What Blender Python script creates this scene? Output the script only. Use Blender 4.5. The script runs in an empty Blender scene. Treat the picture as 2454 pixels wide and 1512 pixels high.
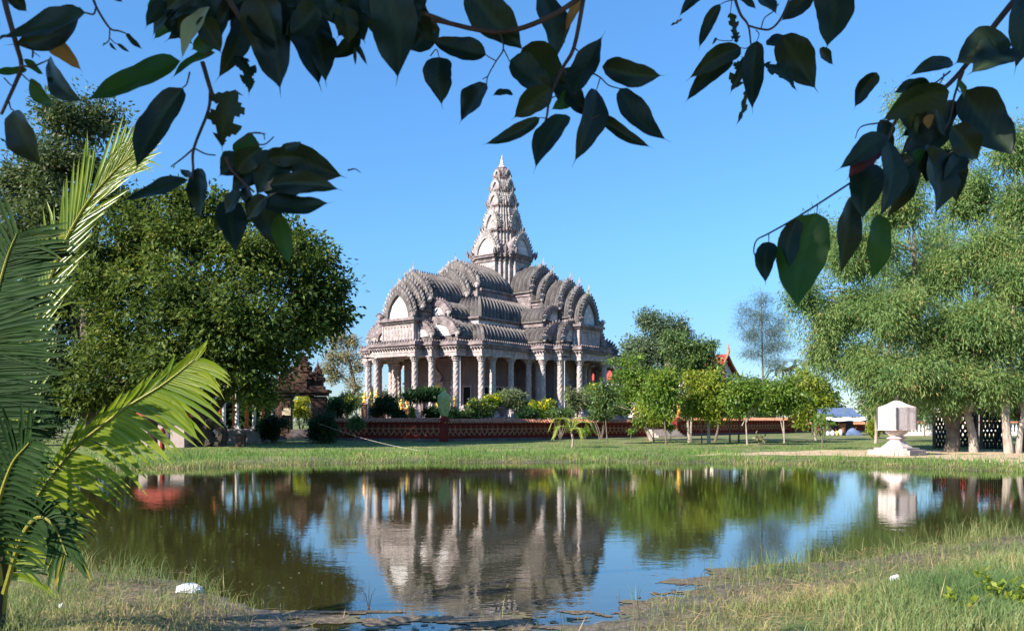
import bpy, math, random
import numpy as np
from mathutils import Vector, Matrix
random.seed(7)
RNG = np.random.default_rng(7)
R = math.radians
SC = bpy.context.scene
COL = SC.collection
# ---------------------------------------------------------------- camera, sky, sun, exposure
EYE = 1.9            # camera height above the water (water is z = 0)
FPX = 2000.0         # focal length in units where the frame is 2454 wide
HX, HY = 1227.0, 1008.0   # straight-ahead point / horizon in those units
cam_d = bpy.data.cameras.new('camera')
cam = bpy.data.objects.new('camera', cam_d)
COL.objects.link(cam)
cam.location = (0, 0, EYE)
cam.rotation_euler = (R(90), 0, 0)
cam_d.sensor_width = 36.0
cam_d.lens = 36.0 * FPX / 2454.0
cam_d.shift_y = (HY - 756.0) / 2454.0
cam_d.clip_start = 0.05
cam_d.clip_end = 6000
cam_d.dof.use_dof = True
cam_d.dof.focus_distance = 45
cam_d.dof.aperture_fstop = 9.0
SC.camera = cam
SUN_AZ = -126.0      # degrees from straight ahead, clockwise (left and a little behind the camera)
SUN_EL = 34.0
w = bpy.data.worlds.new('World')
SC.world = w
w.use_nodes = True
nt = w.node_tree
for n in list(nt.nodes):
    nt.nodes.remove(n)
sky = nt.nodes.new('ShaderNodeTexSky')
sky.sky_type = 'NISHITA'
sky.sun_disc = False
sky.sun_elevation = R(SUN_EL)
sky.sun_rotation = R(SUN_AZ)
sky.altitude = 0
sky.air_density = 1.15
sky.dust_density = 0.25
sky.ozone_density = 3.6
bgn = nt.nodes.new('ShaderNodeBackground')
bgn.inputs['Strength'].default_value = 0.09
won = nt.nodes.new('ShaderNodeOutputWorld')
# clear tropical air: the band near the horizon stays blue
wtc = nt.nodes.new('ShaderNodeTexCoord'); wsp = nt.nodes.new('ShaderNodeSeparateXYZ')
nt.links.new(wtc.outputs['Generated'], wsp.inputs[0])
wrp = nt.nodes.new('ShaderNodeValToRGB')
we = wrp.color_ramp.elements
we[0].position = 0.0; we[0].color = (.56, .66, .90, 1)
we[1].position = 0.5; we[1].color = (.60, .98, 1.25, 1)
for p_, c_ in ((.08, (.43, .61, .87, 1)), (.2, (.49, .79, 1.05, 1))):
    e_ = we.new(p_); e_.color = c_
nt.links.new(wsp.outputs[2], wrp.inputs[0])
wmx = nt.nodes.new('ShaderNodeMix'); wmx.data_type = 'RGBA'; wmx.blend_type = 'MULTIPLY'; wmx.inputs[0].default_value = 1
nt.links.new(sky.outputs[0], wmx.inputs[6]); nt.links.new(wrp.outputs[0], wmx.inputs[7])
nt.links.new(wmx.outputs[2], bgn.inputs['Color'])
nt.links.new(bgn.outputs[0], won.inputs['Surface'])
sd = bpy.data.lights.new('sun', 'SUN')
sd.energy = 5.0
sd.angle = R(0.5)
sd.color = (1.0, 0.93, 0.83)
sun = bpy.data.objects.new('sun', sd)
COL.objects.link(sun)
SUNV = Vector((math.sin(R(SUN_AZ)) * math.cos(R(SUN_EL)), math.cos(R(SUN_AZ)) * math.cos(R(SUN_EL)), math.sin(R(SUN_EL))))
sun.rotation_euler = SUNV.to_track_quat('Z', 'Y').to_euler()
sun.location = SUNV * 100
SC.view_settings.view_transform = 'Standard'
SC.view_settings.look = 'None'
SC.view_settings.gamma = 1
SC.view_settings.use_curve_mapping = False
SC.view_settings.exposure = 1.2
SC.cycles.max_bounces = 8
SC.cycles.transparent_max_bounces = 6
SC.cycles.caustics_reflective = False
SC.cycles.caustics_refractive = False

# ---------------------------------------------------------------- helpers
def at(px, py, d):
    return Vector(((px - HX) / FPX * d, d, EYE + (HY - py) / FPX * d))
def xat(px, d):
    return (px - HX) / FPX * d

def tag(o, label=None, cat=None, group=None, kind=None):
    if label: o['label'] = label
    if cat: o['category'] = cat
    if group: o['group'] = group
    if kind: o['kind'] = kind
    return o

def empty(name, loc=(0, 0, 0), rz=0, label=None, cat=None, group=None, parent=None):
    o = bpy.data.objects.new(name, None)
    o.empty_display_size = 0.3
    COL.objects.link(o)
    o.location = loc
    o.rotation_euler = (0, 0, rz)
    if parent: o.parent = parent
    return tag(o, label, cat, group)

class MB:
    """collects shapes as numpy arrays; build() links ONE mesh object"""
    def __init__(s):
        s.V = []; s.F = []; s.M = []; s.n = 0; s.rnd = []; s.has = False
    def add(s, V, F, m=0, T=None, rnd=None):
        V = np.asarray(V, float).reshape(-1, 3)
        if T is not None:
            A = np.array(T)
            V = V @ A[:3, :3].T + A[:3, 3]
        s.V.append(V)
        if isinstance(F, np.ndarray):
            s.F.append(F + s.n); s.M.append(np.full(len(F), m, int))
        else:
            by = {}
            for f in F: by.setdefault(len(f), []).append(f)
            for k, fs in by.items():
                s.F.append(np.array(fs, int) + s.n); s.M.append(np.full(len(fs), m, int))
        if rnd is None: rnd = np.zeros(len(V))
        else: s.has = True
        s.rnd.append(np.broadcast_to(np.asarray(rnd, float), (len(V),)))
        s.n += len(V)
        return s
    def build(s, name, mats, parent=None, smooth=False, loc=None, label=None):
        me = bpy.data.meshes.new(name)
        if s.n:
            V = np.concatenate(s.V)
            me.vertices.add(len(V)); me.vertices.foreach_set('co', V.ravel())
            li = np.concatenate([f.ravel() for f in s.F])
            tot = np.concatenate([np.full(len(f), f.shape[1], int) for f in s.F])
            st = np.concatenate([[0], np.cumsum(tot)[:-1]])
            me.loops.add(len(li)); me.loops.foreach_set('vertex_index', li.astype(np.int32))
            me.polygons.add(len(tot)); me.polygons.foreach_set('loop_start', st.astype(np.int32))
            me.polygons.foreach_set('material_index', np.concatenate(s.M).astype(np.int32))
            crisp = not smooth and len(tot) < 60000
            me.polygons.foreach_set('use_smooth', np.ones(len(tot), bool) if (smooth or crisp) else np.zeros(len(tot), bool))
            me.update(calc_edges=True)
            if crisp and not s.has: me.set_sharp_from_angle(angle=R(34))
            if s.has:
                at_ = me.attributes.new('rnd', 'FLOAT', 'POINT')
                at_.data.foreach_set('value', np.concatenate(s.rnd).astype(np.float32))
            me.validate()
        if not isinstance(mats, (list, tuple)): mats = [mats]
        for m in mats: me.materials.append(m)
        o = bpy.data.objects.new(name, me)
        COL.objects.link(o)
        if parent: o.parent = parent
        if loc is not None: o.location = loc
        if label: o['label'] = label
        return o

def box(cx, cy, cz, sx, sy, sz, rz=0, bev=0):
    """box by centre and full size"""
    v = np.array([(x, y, z) for z in (-.5, .5) for x, y in ((-.5, -.5), (.5, -.5), (.5, .5), (-.5, .5))]) * (sx, sy, sz)
    F = [(3, 2, 1, 0), (4, 5, 6, 7), (0, 1, 5, 4), (1, 2, 6, 5), (2, 3, 7, 6), (3, 0, 4, 7)]
    if rz:
        c, s_ = math.cos(rz), math.sin(rz)
        v = v @ np.array([[c, s_, 0], [-s_, c, 0], [0, 0, 1]])
    return v + (cx, cy, cz), F
def bbox(x0, x1, y0, y1, z0, z1):
    return box((x0 + x1) / 2, (y0 + y1) / 2, (z0 + z1) / 2, abs(x1 - x0), abs(y1 - y0), abs(z1 - z0))
def loft(rings, cap0=True, cap1=True, closed=True):
    k = len(rings[0]); V = np.concatenate([np.asarray(r, float) for r in rings]); F = []
    kk = k if closed else k - 1
    for i in range(len(rings) - 1):
        for j in range(kk):
            a = i * k + j; b = i * k + (j + 1) % k
            F.append((a, b, b + k, a + k))
    if cap0: F.append(tuple(range(k - 1, -1, -1)))
    if cap1: F.append(tuple(range((len(rings) - 1) * k, len(rings) * k)))
    return V, F
def lathe(prof, n=16, cx=0, cy=0, sq=None, rot=0):
    """prof list of (r, z)"""
    rings = []
    for r, z in prof:
        t = np.arange(n) * 2 * math.pi / n + rot
        rings.append(np.stack([cx + r * np.cos(t), cy + r * np.sin(t), np.full(n, z)], 1))
    return loft(rings)
def tube(pts, rad, n=8, closed_ends=True):
    pts = [Vector(p) for p in pts]
    if not hasattr(rad, '__len__'): rad = [rad] * len(pts)
    rings = []; up = Vector((0, 0, 1))
    t0 = (pts[1] - pts[0]).normalized()
    if abs(t0.dot(up)) > .9: up = Vector((1, 0, 0))
    x = t0.cross(up).normalized()
    for i, p in enumerate(pts):
        if i == 0: t = pts[1] - pts[0]
        elif i == len(pts) - 1: t = pts[-1] - pts[-2]
        else: t = pts[i + 1] - pts[i - 1]
        t.normalize()
        x = (x - t * x.dot(t)).normalized(); y = t.cross(x)
        rings.append([tuple(p + (x * math.cos(a) + y * math.sin(a)) * rad[i]) for a in [2 * math.pi * k / n for k in range(n)]])
    return loft(rings, closed_ends, closed_ends)
def prism(poly, y0, y1):
    """polygon in local x-z plane extruded along y"""
    k = len(poly)
    V = [(p[0], y0, p[1]) for p in poly] + [(p[0], y1, p[1]) for p in poly]
    F = [tuple(range(k)), tuple(range(2 * k - 1, k - 1, -1))]
    for i in range(k):
        j = (i + 1) % k
        F.append((j, i, i + k, j + k))
    return V, F
def xprism(poly, x0, x1):
    """polygon in y-z extruded along x"""
    k = len(poly)
    V = [(x0, p[0], p[1]) for p in poly] + [(x1, p[0], p[1]) for p in poly]
    F = [tuple(range(k - 1, -1, -1)), tuple(range(k, 2 * k))]
    for i in range(k):
        j = (i + 1) % k
        F.append((i, j, j + k, i + k))
    return V, F
def poly_slab(poly, z0, z1):
    k = len(poly)
    V = [(p[0], p[1], z0) for p in poly] + [(p[0], p[1], z1) for p in poly]
    F = [tuple(range(k - 1, -1, -1)), tuple(range(k, 2 * k))]
    for i in range(k):
        j = (i + 1) % k
        F.append((i, j, j + k, i + k))
    return V, F
def catmull(pts, n=6):
    P = [Vector(p) for p in pts]; P = [P[0] * 2 - P[1]] + P + [P[-1] * 2 - P[-2]]
    out = []
    for i in range(1, len(P) - 2):
        for k in range(n):
            t = k / n
            a, b, c, d = P[i - 1], P[i], P[i + 1], P[i + 2]
            out.append(.5 * ((2 * b) + (c - a) * t + (2 * a - 5 * b + 4 * c - d) * t * t + (3 * b - a - 3 * c + d) * t ** 3))
    out.append(P[-2])
    return out

# ---------------------------------------------------------------- materials
def new_mat(name):
    m = bpy.data.materials.new(name); m.use_nodes = True
    t = m.node_tree
    for n in list(t.nodes): t.nodes.remove(n)
    o = t.nodes.new('ShaderNodeOutputMaterial')
    return m, t, o
def N(t, typ, **kw):
    n = t.nodes.new(typ)
    for k, v in kw.items():
        if k in n.inputs: n.inputs[k].default_value = v
        else: setattr(n, k, v)
    return n
def ramp(t, src, stops):
    r = t.nodes.new('ShaderNodeValToRGB')
    e = r.color_ramp.elements
    while len(e) > 1: e.remove(e[-1])
    e[0].position = stops[0][0]; e[0].color = (*stops[0][1], 1)
    for p, c in stops[1:]:
        x = e.new(p); x.color = (*c, 1)
    t.links.new(src, r.inputs[0])
    return r
def noise(t, scale, detail=4, coords='Object', stretch=None, rough=.55):
    tc = t.nodes.new('ShaderNodeTexCoord')
    src = tc.outputs[coords]
    if stretch:
        mp = t.nodes.new('ShaderNodeMapping'); mp.inputs['Scale'].default_value = stretch
        t.links.new(src, mp.inputs[0]); src = mp.outputs[0]
    n = t.nodes.new('ShaderNodeTexNoise')
    n.inputs['Scale'].default_value = scale; n.inputs['Detail'].default_value = detail; n.inputs['Roughness'].default_value = rough
    t.links.new(src, n.inputs[0])
    return n.outputs[0]
def mix(t, f, a, b, blend='MIX'):
    m = t.nodes.new('ShaderNodeMix'); m.data_type = 'RGBA'; m.blend_type = blend
    if isinstance(f, (int, float)): m.inputs[0].default_value = f
    else: t.links.new(f, m.inputs[0])
    for i, v in ((6, a), (7, b)):
        if isinstance(v, tuple): m.inputs[i].default_value = (*v, 1)
        else: t.links.new(v, m.inputs[i])
    return m.outputs[2]
def maprange(t, src, a, b, c=0, d=1):
    m = t.nodes.new('ShaderNodeMapRange')
    for i, v in zip((1, 2, 3, 4), (a, b, c, d)): m.inputs[i].default_value = v
    t.links.new(src, m.inputs[0])
    return m.outputs[0]
def bump(t, h, strength=.5, dist=.05):
    b = t.nodes.new('ShaderNodeBump'); b.inputs['Strength'].default_value = strength; b.inputs['Distance'].default_value = dist
    t.links.new(h, b.inputs['Height'])
    return b.outputs[0]
def finish(t, o, color, rough=.85, normal=None, metal=0, spec=.3):
    p = t.nodes.new('ShaderNodeBsdfPrincipled')
    if isinstance(color, tuple): p.inputs['Base Color'].default_value = (*color, 1)
    else: t.links.new(color, p.inputs['Base Color'])
    p.inputs['Roughness'].default_value = rough; p.inputs['Metallic'].default_value = metal
    p.inputs['Specular IOR Level'].default_value = spec
    if normal: t.links.new(normal, p.inputs['Normal'])
    t.links.new(p.outputs[0], o.inputs[0])
    return p
def stone(name, base, dark, scale=1.2, amount=(.45, .62), streak=True, bumpd=.04, bscale=9, relief=0):
    """weathered stone/stucco: base colour, soot-dark patches and vertical streaks"""
    m, t, o = new_mat(name)
    n1 = noise(t, scale, 6, rough=.65)
    c = mix(t, maprange(t, n1, amount[0], amount[1]), base, dark)
    if streak:
        n2 = noise(t, 2.2, 5, stretch=(2.2, 2.2, .22), rough=.6)
        c = mix(t, maprange(t, n2, .5, .72, 0, .75), c, dark)
    n3 = noise(t, 14, 3)
    c = mix(t, maprange(t, n3, .3, .7, 0, .35), c, tuple(x * .55 for x in base))
    h = noise(t, bscale, 5)
    if relief:
        v = t.nodes.new('ShaderNodeTexVoronoi'); v.inputs['Scale'].default_value = relief; v.feature = 'SMOOTH_F1'
        tc = t.nodes.new('ShaderNodeTexCoord'); t.links.new(tc.outputs['Object'], v.inputs[0])
        c = mix(t, maprange(t, v.outputs[0], .22, .5, 0, .62), c, tuple(x * .45 for x in base))
        h = v.outputs[0]
    finish(t, o, c, .9, bump(t, h, .6, bumpd), spec=.2)
    return m
def plain(name, color, rough=.7, metal=0, var=.25, scale=5, spec=.3, bumpd=0):
    m, t, o = new_mat(name)
    n = noise(t, scale, 5)
    c = mix(t, maprange(t, n, .3, .7), tuple(min(1, x * (1 + var)) for x in color), tuple(x * (1 - var) for x in color))
    finish(t, o, c, rough, bump(t, noise(t, scale * 4, 4), .4, bumpd) if bumpd else None, metal, spec)
    return m
def leafmat(name, c0, c1, c2=None, trans=.35, rough=.5, rscale=.35, spec=.35, tcol=None):
    """foliage: per-leaf random mixed with a slow noise; part of the light passes through"""
    m, t, o = new_mat(name)
    a = t.nodes.new('ShaderNodeAttribute'); a.attribute_name = 'rnd'
    n = noise(t, rscale, 3)
    ad = t.nodes.new('ShaderNodeMath'); ad.operation = 'ADD'
    t.links.new(a.outputs['Fac'], ad.inputs[0]); t.links.new(maprange(t, n, .3, .7, -.35, .35), ad.inputs[1])
    stops = [(0, c0), (.6, c1)]
    if c2: stops += [(.9, c1), (1, c2)]
    c = ramp(t, ad.outputs[0], stops).outputs[0]
    p = t.nodes.new('ShaderNodeBsdfPrincipled'); t.links.new(c, p.inputs['Base Color'])
    p.inputs['Roughness'].default_value = rough; p.inputs['Specular IOR Level'].default_value = spec
    tr = t.nodes.new('ShaderNodeBsdfTranslucent')
    tc = mix(t, .5, c, tcol or tuple(min(1, x * 2.2) for x in c1))
    t.links.new(tc, tr.inputs[0])
    ms = t.nodes.new('ShaderNodeMixShader'); ms.inputs[0].default_value = trans
    t.links.new(p.outputs[0], ms.inputs[1]); t.links.new(tr.outputs[0], ms.inputs[2])
    t.links.new(ms.outputs[0], o.inputs[0])
    return m

M = {}
M['roof'] = stone('roof_stone', (.175, .152, .140), (.060, .051, .050), 1.0, (.42, .66), bscale=6)
M['stone'] = stone('carved_stone', (.40, .32, .31), (.075, .06, .066), 1.6, (.40, .60), bumpd=.06, relief=5)
M['white'] = stone('white_stucco', (.74, .68, .66), (.19, .155, .155), 1.1, (.48, .70), bscale=5)
M['tower'] = stone('tower_stone', (.54, .48, .455), (.12, .102, .10), 1.4, (.44, .66), bscale=5, relief=4)
M['flame'] = stone('flame_ornament_stone', (.54, .47, .44), (.10, .085, .082), 3.2, (.46, .6), bscale=8)
M['frieze'] = stone('frieze_stone', (.52, .43, .41), (.18, .14, .14), .9, (.58, .8), bumpd=.1, relief=3.2)
M['tymp'] = stone('tympanum_stone', (.78, .72, .70), (.28, .23, .225), 1.6, (.54, .78), bumpd=.16, relief=2.6)
M['column'] = stone('column_stone', (.54, .455, .43), (.34, .27, .26), .8, (.5, .8), streak=False, bumpd=.08, relief=6)
M['cella'] = stone('cella_plaster', (.30, .235, .225), (.16, .12, .12), .5, (.4, .7))
M['podium'] = stone('podium_stone', (.46, .37, .34), (.2, .15, .14), .8)
M['darkhole'] = plain('dark_interior', (.02, .018, .018))
M['gold'] = plain('gold_paint', (.80, .46, .07), .35, .35, .15, 4, .5)
M['monument'] = stone('monument_stucco', (.66, .54, .49), (.30, .22, .20), 1.6, (.52, .74), bumpd=.02)
M['plinth'] = stone('plinth_stone', (.46, .38, .34), (.24, .19, .17), 1.5, (.5, .75), bumpd=.02)
M['red'] = stone('red_wall_paint', (.22, .028, .02), (.08, .016, .014), .8, (.5, .8), bumpd=.01)
M['redrelief'] = plain('relief_paint', (.32, .14, .065), .7, 0, .35, 6)
M['tile'] = plain('terracotta_tile', (.40, .17, .10), .8, 0, .35, 4)
M['redroof'] = plain('red_roof_tile', (.36, .055, .04), .7, 0, .3, 3)
M['cream'] = plain('cream_wall', (.78, .68, .58), .8, 0, .12, 1.5)
M['whitewall'] = stone('whitewashed_wall', (.82, .80, .78), (.5, .46, .44), .9, (.6, .8))
M['orange'] = plain('orange_trim', (.75, .22, .05), .6, 0, .2, 5)
M['gate'] = stone('gate_stone', (.15, .082, .06), (.045, .028, .022), 1.4, (.4, .65), bumpd=.08, relief=5)
M['metal'] = plain('grey_metal', (.35, .36, .38), .45, .6, .1)
M['bark'] = stone('bark', (.20, .16, .125), (.085, .065, .05), 3, (.4, .65), bumpd=.03)
M['barkpale'] = stone('pale_bark', (.40, .33, .27), (.2, .16, .13), 3, (.45, .7), bumpd=.02)
M['barkdark'] = stone('dark_bark', (.075, .058, .045), (.03, .024, .02), 3, (.4, .65), bumpd=.03)
M['twig'] = plain('twig_bark', (.085, .045, .04), .7, 0, .3, 30)
M['rubber'] = plain('tyre_rubber', (.022, .022, .024), .75, 0, .2)
M['wood'] = plain('grey_wood', (.10, .075, .06), .85, 0, .3, 6)
M['tarpb'] = plain('blue_tarpaulin', (.10, .14, .24), .45, 0, .15, 2)
M['tarpw'] = plain('white_tarpaulin', (.85, .85, .88), .5, 0, .06, 2)
M['plastic_w'] = plain('white_plastic', (.58, .60, .64), .3, 0, .05, 8)
M['plastic_y'] = plain('yellow_plastic', (.75, .50, .10), .4)
M['rope'] = plain('rope', (.55, .45, .36), .8)
M['banner'] = plain('orange_cloth', (.80, .13, .04), .8)
M['dplinth'] = stone('dark_plinth_stone', (.16, .13, .125), (.07, .06, .06), 2, (.4, .7), bumpd=.02)
M['shadewall'] = stone('shaded_pinkish_plaster', (.42, .33, .30), (.25, .19, .18), 1, (.5, .8))  # whitewash darkened: the shade under the tree is put into the colour
M['wrap'] = plain('green_wrap', (.34, .38, .14), .6, 0, .3, 5, bumpd=.1)
M['sign'] = plain('cream_board', (.55, .45, .30), .7)
M['blackbar'] = plain('black_iron', (.02, .02, .02), .6)
# ---------------------------------------------------------------- ground, pond
NEAR = [(-900, 10.8), (0, 11.0), (200, 10.6), (330, 10.3), (450, 9.8), (600, 8.5), (740, 7.8), (850, 7.35), (1000, 7.4), (1200, 7.45), (1400, 7.6), (1520, 8.3), (1700, 9.7), (1900, 10.7), (2050, 11.4), (2200, 12.4), (2330, 13.2), (2454, 13.9), (3400, 15)]
FAR = [(-900, 31), (0, 31.5), (300, 32.3), (600, 34.5), (860, 37.0), (1100, 38.6), (1400, 38.2), (1700, 37.2), (2000, 35.2), (2200, 33.0), (2454, 31.2), (3400, 28)]
def vnoise(x, y, sc, seed=0):
    """smooth value noise, vectorised"""
    x = np.asarray(x) * sc; y = np.asarray(y) * sc
    xi = np.floor(x).astype(int); yi = np.floor(y).astype(int); fx = x - xi; fy = y - yi
    fx = fx * fx * (3 - 2 * fx); fy = fy * fy * (3 - 2 * fy)
    def h(a, b):
        v = np.sin(a * 127.1 + b * 311.7 + seed * 74.7) * 43758.5453
        return v - np.floor(v)
    return (h(xi, yi) * (1 - fx) + h(xi + 1, yi) * fx) * (1 - fy) + (h(xi, yi + 1) * (1 - fx) + h(xi + 1, yi + 1) * fx) * fy
def gz(x, y):
    x = np.asarray(x, float); y = np.asarray(y, float)
    ys = np.maximum(y, 1.5)
    px = np.clip(HX + FPX * x / ys, -900, 3400)
    dn = np.interp(px, *zip(*NEAR)); df = np.interp(px, *zip(*FAR))
    df = df + (vnoise(x, y * .0, .45, 3) - .5) * 1.2 + (vnoise(x, y * 0, 1.7, 4) - .5) * .5
    n = .45 * vnoise(x, y * 2.0, .9, 1) + .3 * vnoise(x, y * 2.2, 2.6, 2) + .25 * vnoise(x, y * 2.0, 6.5, 5)
    tn = dn - y
    side = np.clip((px - 1500) / 500, 0, 1) + np.clip((600 - px) / 300, 0, 1)
    zn = np.where(tn > 0, .016 * tn + (.018 + .020 * side) * np.minimum(tn, 4) + .012 * np.maximum(tn - 1.2, 0), 0) + (n - .5) * .10
    zn = np.where(tn < 0, zn + tn * .028 - .020, zn)
    zn = np.minimum(zn, .45)
    tf = y - df
    zf = .30 * (1 - np.exp(-np.maximum(tf, 0) / 1.6)) + .10 * np.clip((y - 42) / 16, 0, 1) + .28 * np.clip((y - 55) / 30, 0, 1) + (vnoise(x, y, .5, 8) - .5) * .05
    zf = np.where(tf < 0, tf * .25 + (n - .5) * .03, zf)
    z = np.where(y < (dn + df) / 2, zn, zf)
    z = np.maximum(z, -.6)
    z = np.where(np.abs(x) > 40, np.maximum(z, np.minimum(.4, (np.abs(x) - 42) * .1)), z)
    return z
def gzf(x, y): return float(gz(x, y))
def gd(px, py, guess=45):
    """distance at which a ray through (px, py) meets the far ground"""
    d = guess
    for _ in range(30):
        x = xat(px, d); z = gzf(x, d)
        d = .5 * d + .5 * (EYE - z) * FPX / max(py - HY, 8)
    return d
def gp(px, py, guess=45):
    d = gd(px, py, guess); x = xat(px, d)
    return Vector((x, d, gzf(x, d)))

def axis(segs):
    out = [segs[0][0]]
    for a, b, s in segs:
        n = max(1, int(round((b - a) / s)))
        out += list(np.linspace(a, b, n + 1)[1:])
    return np.array(out)
gx = axis([(-3500, -400, 600), (-400, -100, 30), (-100, -40, 4), (-40, -9, .45), (-9, 11, .085), (11, 40, .45), (40, 100, 4), (100, 400, 30), (400, 3500, 600)])
gy = axis([(-600, -60, 90), (-60, 4, 4), (4, 6.6, .4), (6.6, 14.5, .075), (14.5, 28, .8), (28, 42, .22), (42, 100, 1.4), (100, 400, 15), (400, 4500, 400)])
X, Y = np.meshgrid(gx, gy)
Z = gz(X, Y)
idx = np.arange(X.size).reshape(X.shape)
Fq = np.stack([idx[:-1, :-1], idx[:-1, 1:], idx[1:, 1:], idx[1:, :-1]], -1).reshape(-1, 4)
# ground material: grass soil, mud where low
m, t, o = new_mat('ground_soil')
geo = t.nodes.new('ShaderNodeNewGeometry'); sep = t.nodes.new('ShaderNodeSeparateXYZ')
t.links.new(geo.outputs['Position'], sep.inputs[0])
mud = mix(t, maprange(t, noise(t, 5, 6), .35, .65), (.060, .045, .028), (.140, .108, .068))
grs = mix(t, maprange(t, noise(t, 1.3, 6), .35, .65), (.065, .105, .022), (.15, .165, .05))
grs = mix(t, maprange(t, noise(t, .35, 4), .5, .7), grs, (.24, .19, .11))
zz = t.nodes.new('ShaderNodeMath'); zz.operation = 'ADD'
t.links.new(sep.outputs[2], zz.inputs[0]); t.links.new(maprange(t, noise(t, 3, 4), .3, .7, -.06, .06), zz.inputs[1])
gcol = mix(t, maprange(t, zz.outputs[0], .09, .26), mud, grs)
lit = mix(t, maprange(t, noise(t, 16, 5), .52, .62), gcol, (.26, .20, .13)); gcol = mix(t, .35, gcol, lit)
pg = finish(t, o, gcol, .9, bump(t, noise(t, 25, 5), .7, .03), spec=.3)
t.links.new(maprange(t, zz.outputs[0], .0, .12, .35, .92), pg.inputs['Roughness'])
M['ground'] = m
g = MB().add(np.stack([X.ravel(), Y.ravel(), Z.ravel()], 1), Fq).build('ground', m, smooth=True)
tag(g, 'grassy and muddy ground around the pond', kind='structure')

# dirt path on the far bank, right
m, t, o = new_mat('path_soil')
c = mix(t, maprange(t, noise(t, 1.2, 6), .35, .65), (.50, .36, .24), (.36, .27, .17))
finish(t, o, c, .95, bump(t, noise(t, 30, 4), .4, .01), spec=.1)
pts = []
pxs = np.linspace(1640, 2700, 120)
top = np.interp(pxs, [1640, 1800, 2000, 2200, 2454, 2700], [1087.5, 1083, 1079, 1078, 1076, 1074])
bot = np.interp(pxs, [1640, 1800, 2000, 2120, 2250, 2330, 2454, 2700], [1088, 1087.5, 1090, 1094, 1097, 1104, 1112, 1116])
P = []; K = 7
for a, (px, tp, bt) in enumerate(zip(pxs, top, bot)):
    w_ = .8 * math.sin(px * .05) + .5 * math.sin(px * .13)
    for k in range(K):
        py = (tp + w_ * .6) + (bt - tp - w_ * .2) * k / (K - 1)
        d = (EYE - .31) * FPX / (py - HY)
        x = xat(px, d); P.append((x, d, gzf(x, d) + .012))
idx = np.arange(len(P)).reshape(len(pxs), K)
Fp = np.stack([idx[:-1, :-1], idx[:-1, 1:], idx[1:, 1:], idx[1:, :-1]], -1).reshape(-1, 4)
tag(MB().add(P, Fp[:, ::-1]).build('dirt_path', m, smooth=True), 'bare sandy path along the far bank', kind='structure')

# pond water
m, t, o = new_mat('pond_water')
body = t.nodes.new('ShaderNodeBsdfDiffuse'); body.inputs[0].default_value = (.036, .031, .010, 1)
gl = t.nodes.new('ShaderNodeBsdfGlossy'); gl.inputs[0].default_value = (.90, .92, .90, 1); gl.inputs['Roughness'].default_value = .02
fr = t.nodes.new('ShaderNodeFresnel'); fr.inputs[0].default_value = 2.0
n1 = noise(t, 2.6, 2, 'Object', (1, 1.5, 1)); n2 = noise(t, 13, 2); n3 = noise(t, .35, 2)
ad = t.nodes.new('ShaderNodeMath'); ad.operation = 'MULTIPLY_ADD'
t.links.new(n2, ad.inputs[0]); ad.inputs[1].default_value = .38; t.links.new(n1, ad.inputs[2])
mu = t.nodes.new('ShaderNodeMath'); mu.operation = 'MULTIPLY'
t.links.new(ad.outputs[0], mu.inputs[0]); t.links.new(maprange(t, n3, .3, .7, .35, 1.1), mu.inputs[1])
bp = bump(t, mu.outputs[0], 1.0, .0021)
for n_ in (body, gl, fr): t.links.new(bp, n_.inputs['Normal'])
ms = t.nodes.new('ShaderNodeMixShader')
t.links.new(maprange(t, fr.outputs[0], 0, .85, .04, 1), ms.inputs[0]); t.links.new(body.outputs[0], ms.inputs[1]); t.links.new(gl.outputs[0], ms.inputs[2])
t.links.new(ms.outputs[0], o.inputs[0])
wt = MB().add([(-46, 2, 0), (46, 2, 0), (46, 46, 0), (-46, 46, 0)], [(0, 1, 2, 3)]).build('pond_water', m)
tag(wt, 'calm reflecting pond water', kind='structure')

# weed mats floating at the near edge: thin ragged patches just above the water
gxx = np.arange(-3.4, 4.6, .035); gyy = np.arange(7.15, 11.2, .03)
XX, YY = np.meshgrid(gxx, gyy)
PX = HX + FPX * XX / YY; DN = np.interp(PX, *zip(*NEAR))
nz = .45 * vnoise(XX, YY * 2.4, 1.1, 51) + .3 * vnoise(XX, YY * 2.2, 3.4, 52) + .25 * vnoise(XX, YY * 1.6, 11, 53)
band = np.where(PX < 1480, np.clip(1 - (YY - 7.6) / .75, 0, 1), np.clip(1 - (YY - DN) / 1.1, 0, 1)) * np.clip((PX - 560) / 120, 0, 1) * np.clip((2300 - PX) / 300, 0, 1)
mk_ = (nz + band * .22 > .645) & (band > .02)
hz_ = .002 + .007 * vnoise(XX, YY, 14, 54)
ii = np.arange(XX.size).reshape(XX.shape)
q_ = mk_[:-1, :-1]
Fm = np.stack([ii[:-1, :-1][q_], ii[:-1, 1:][q_], ii[1:, 1:][q_], ii[1:, :-1][q_]], -1)
jx = (vnoise(XX, YY, 40, 55) - .5) * .03
m, t, o = new_mat('floating_weed')
c = mix(t, maprange(t, noise(t, 18, 6), .35, .65), (.075, .055, .034), (.19, .145, .095))
c = mix(t, maprange(t, noise(t, 3, 4), .55, .7), c, (.12, .13, .05))
finish(t, o, c, .7, bump(t, noise(t, 40, 4), .8, .02), spec=.3)
tag(MB().add(np.stack([(XX + jx).ravel(), YY.ravel(), hz_.ravel()], 1), Fm).build('floating_weed', m), 'ragged brown weed mats floating at the near edge of the pond', 'weed', kind='stuff')

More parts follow.
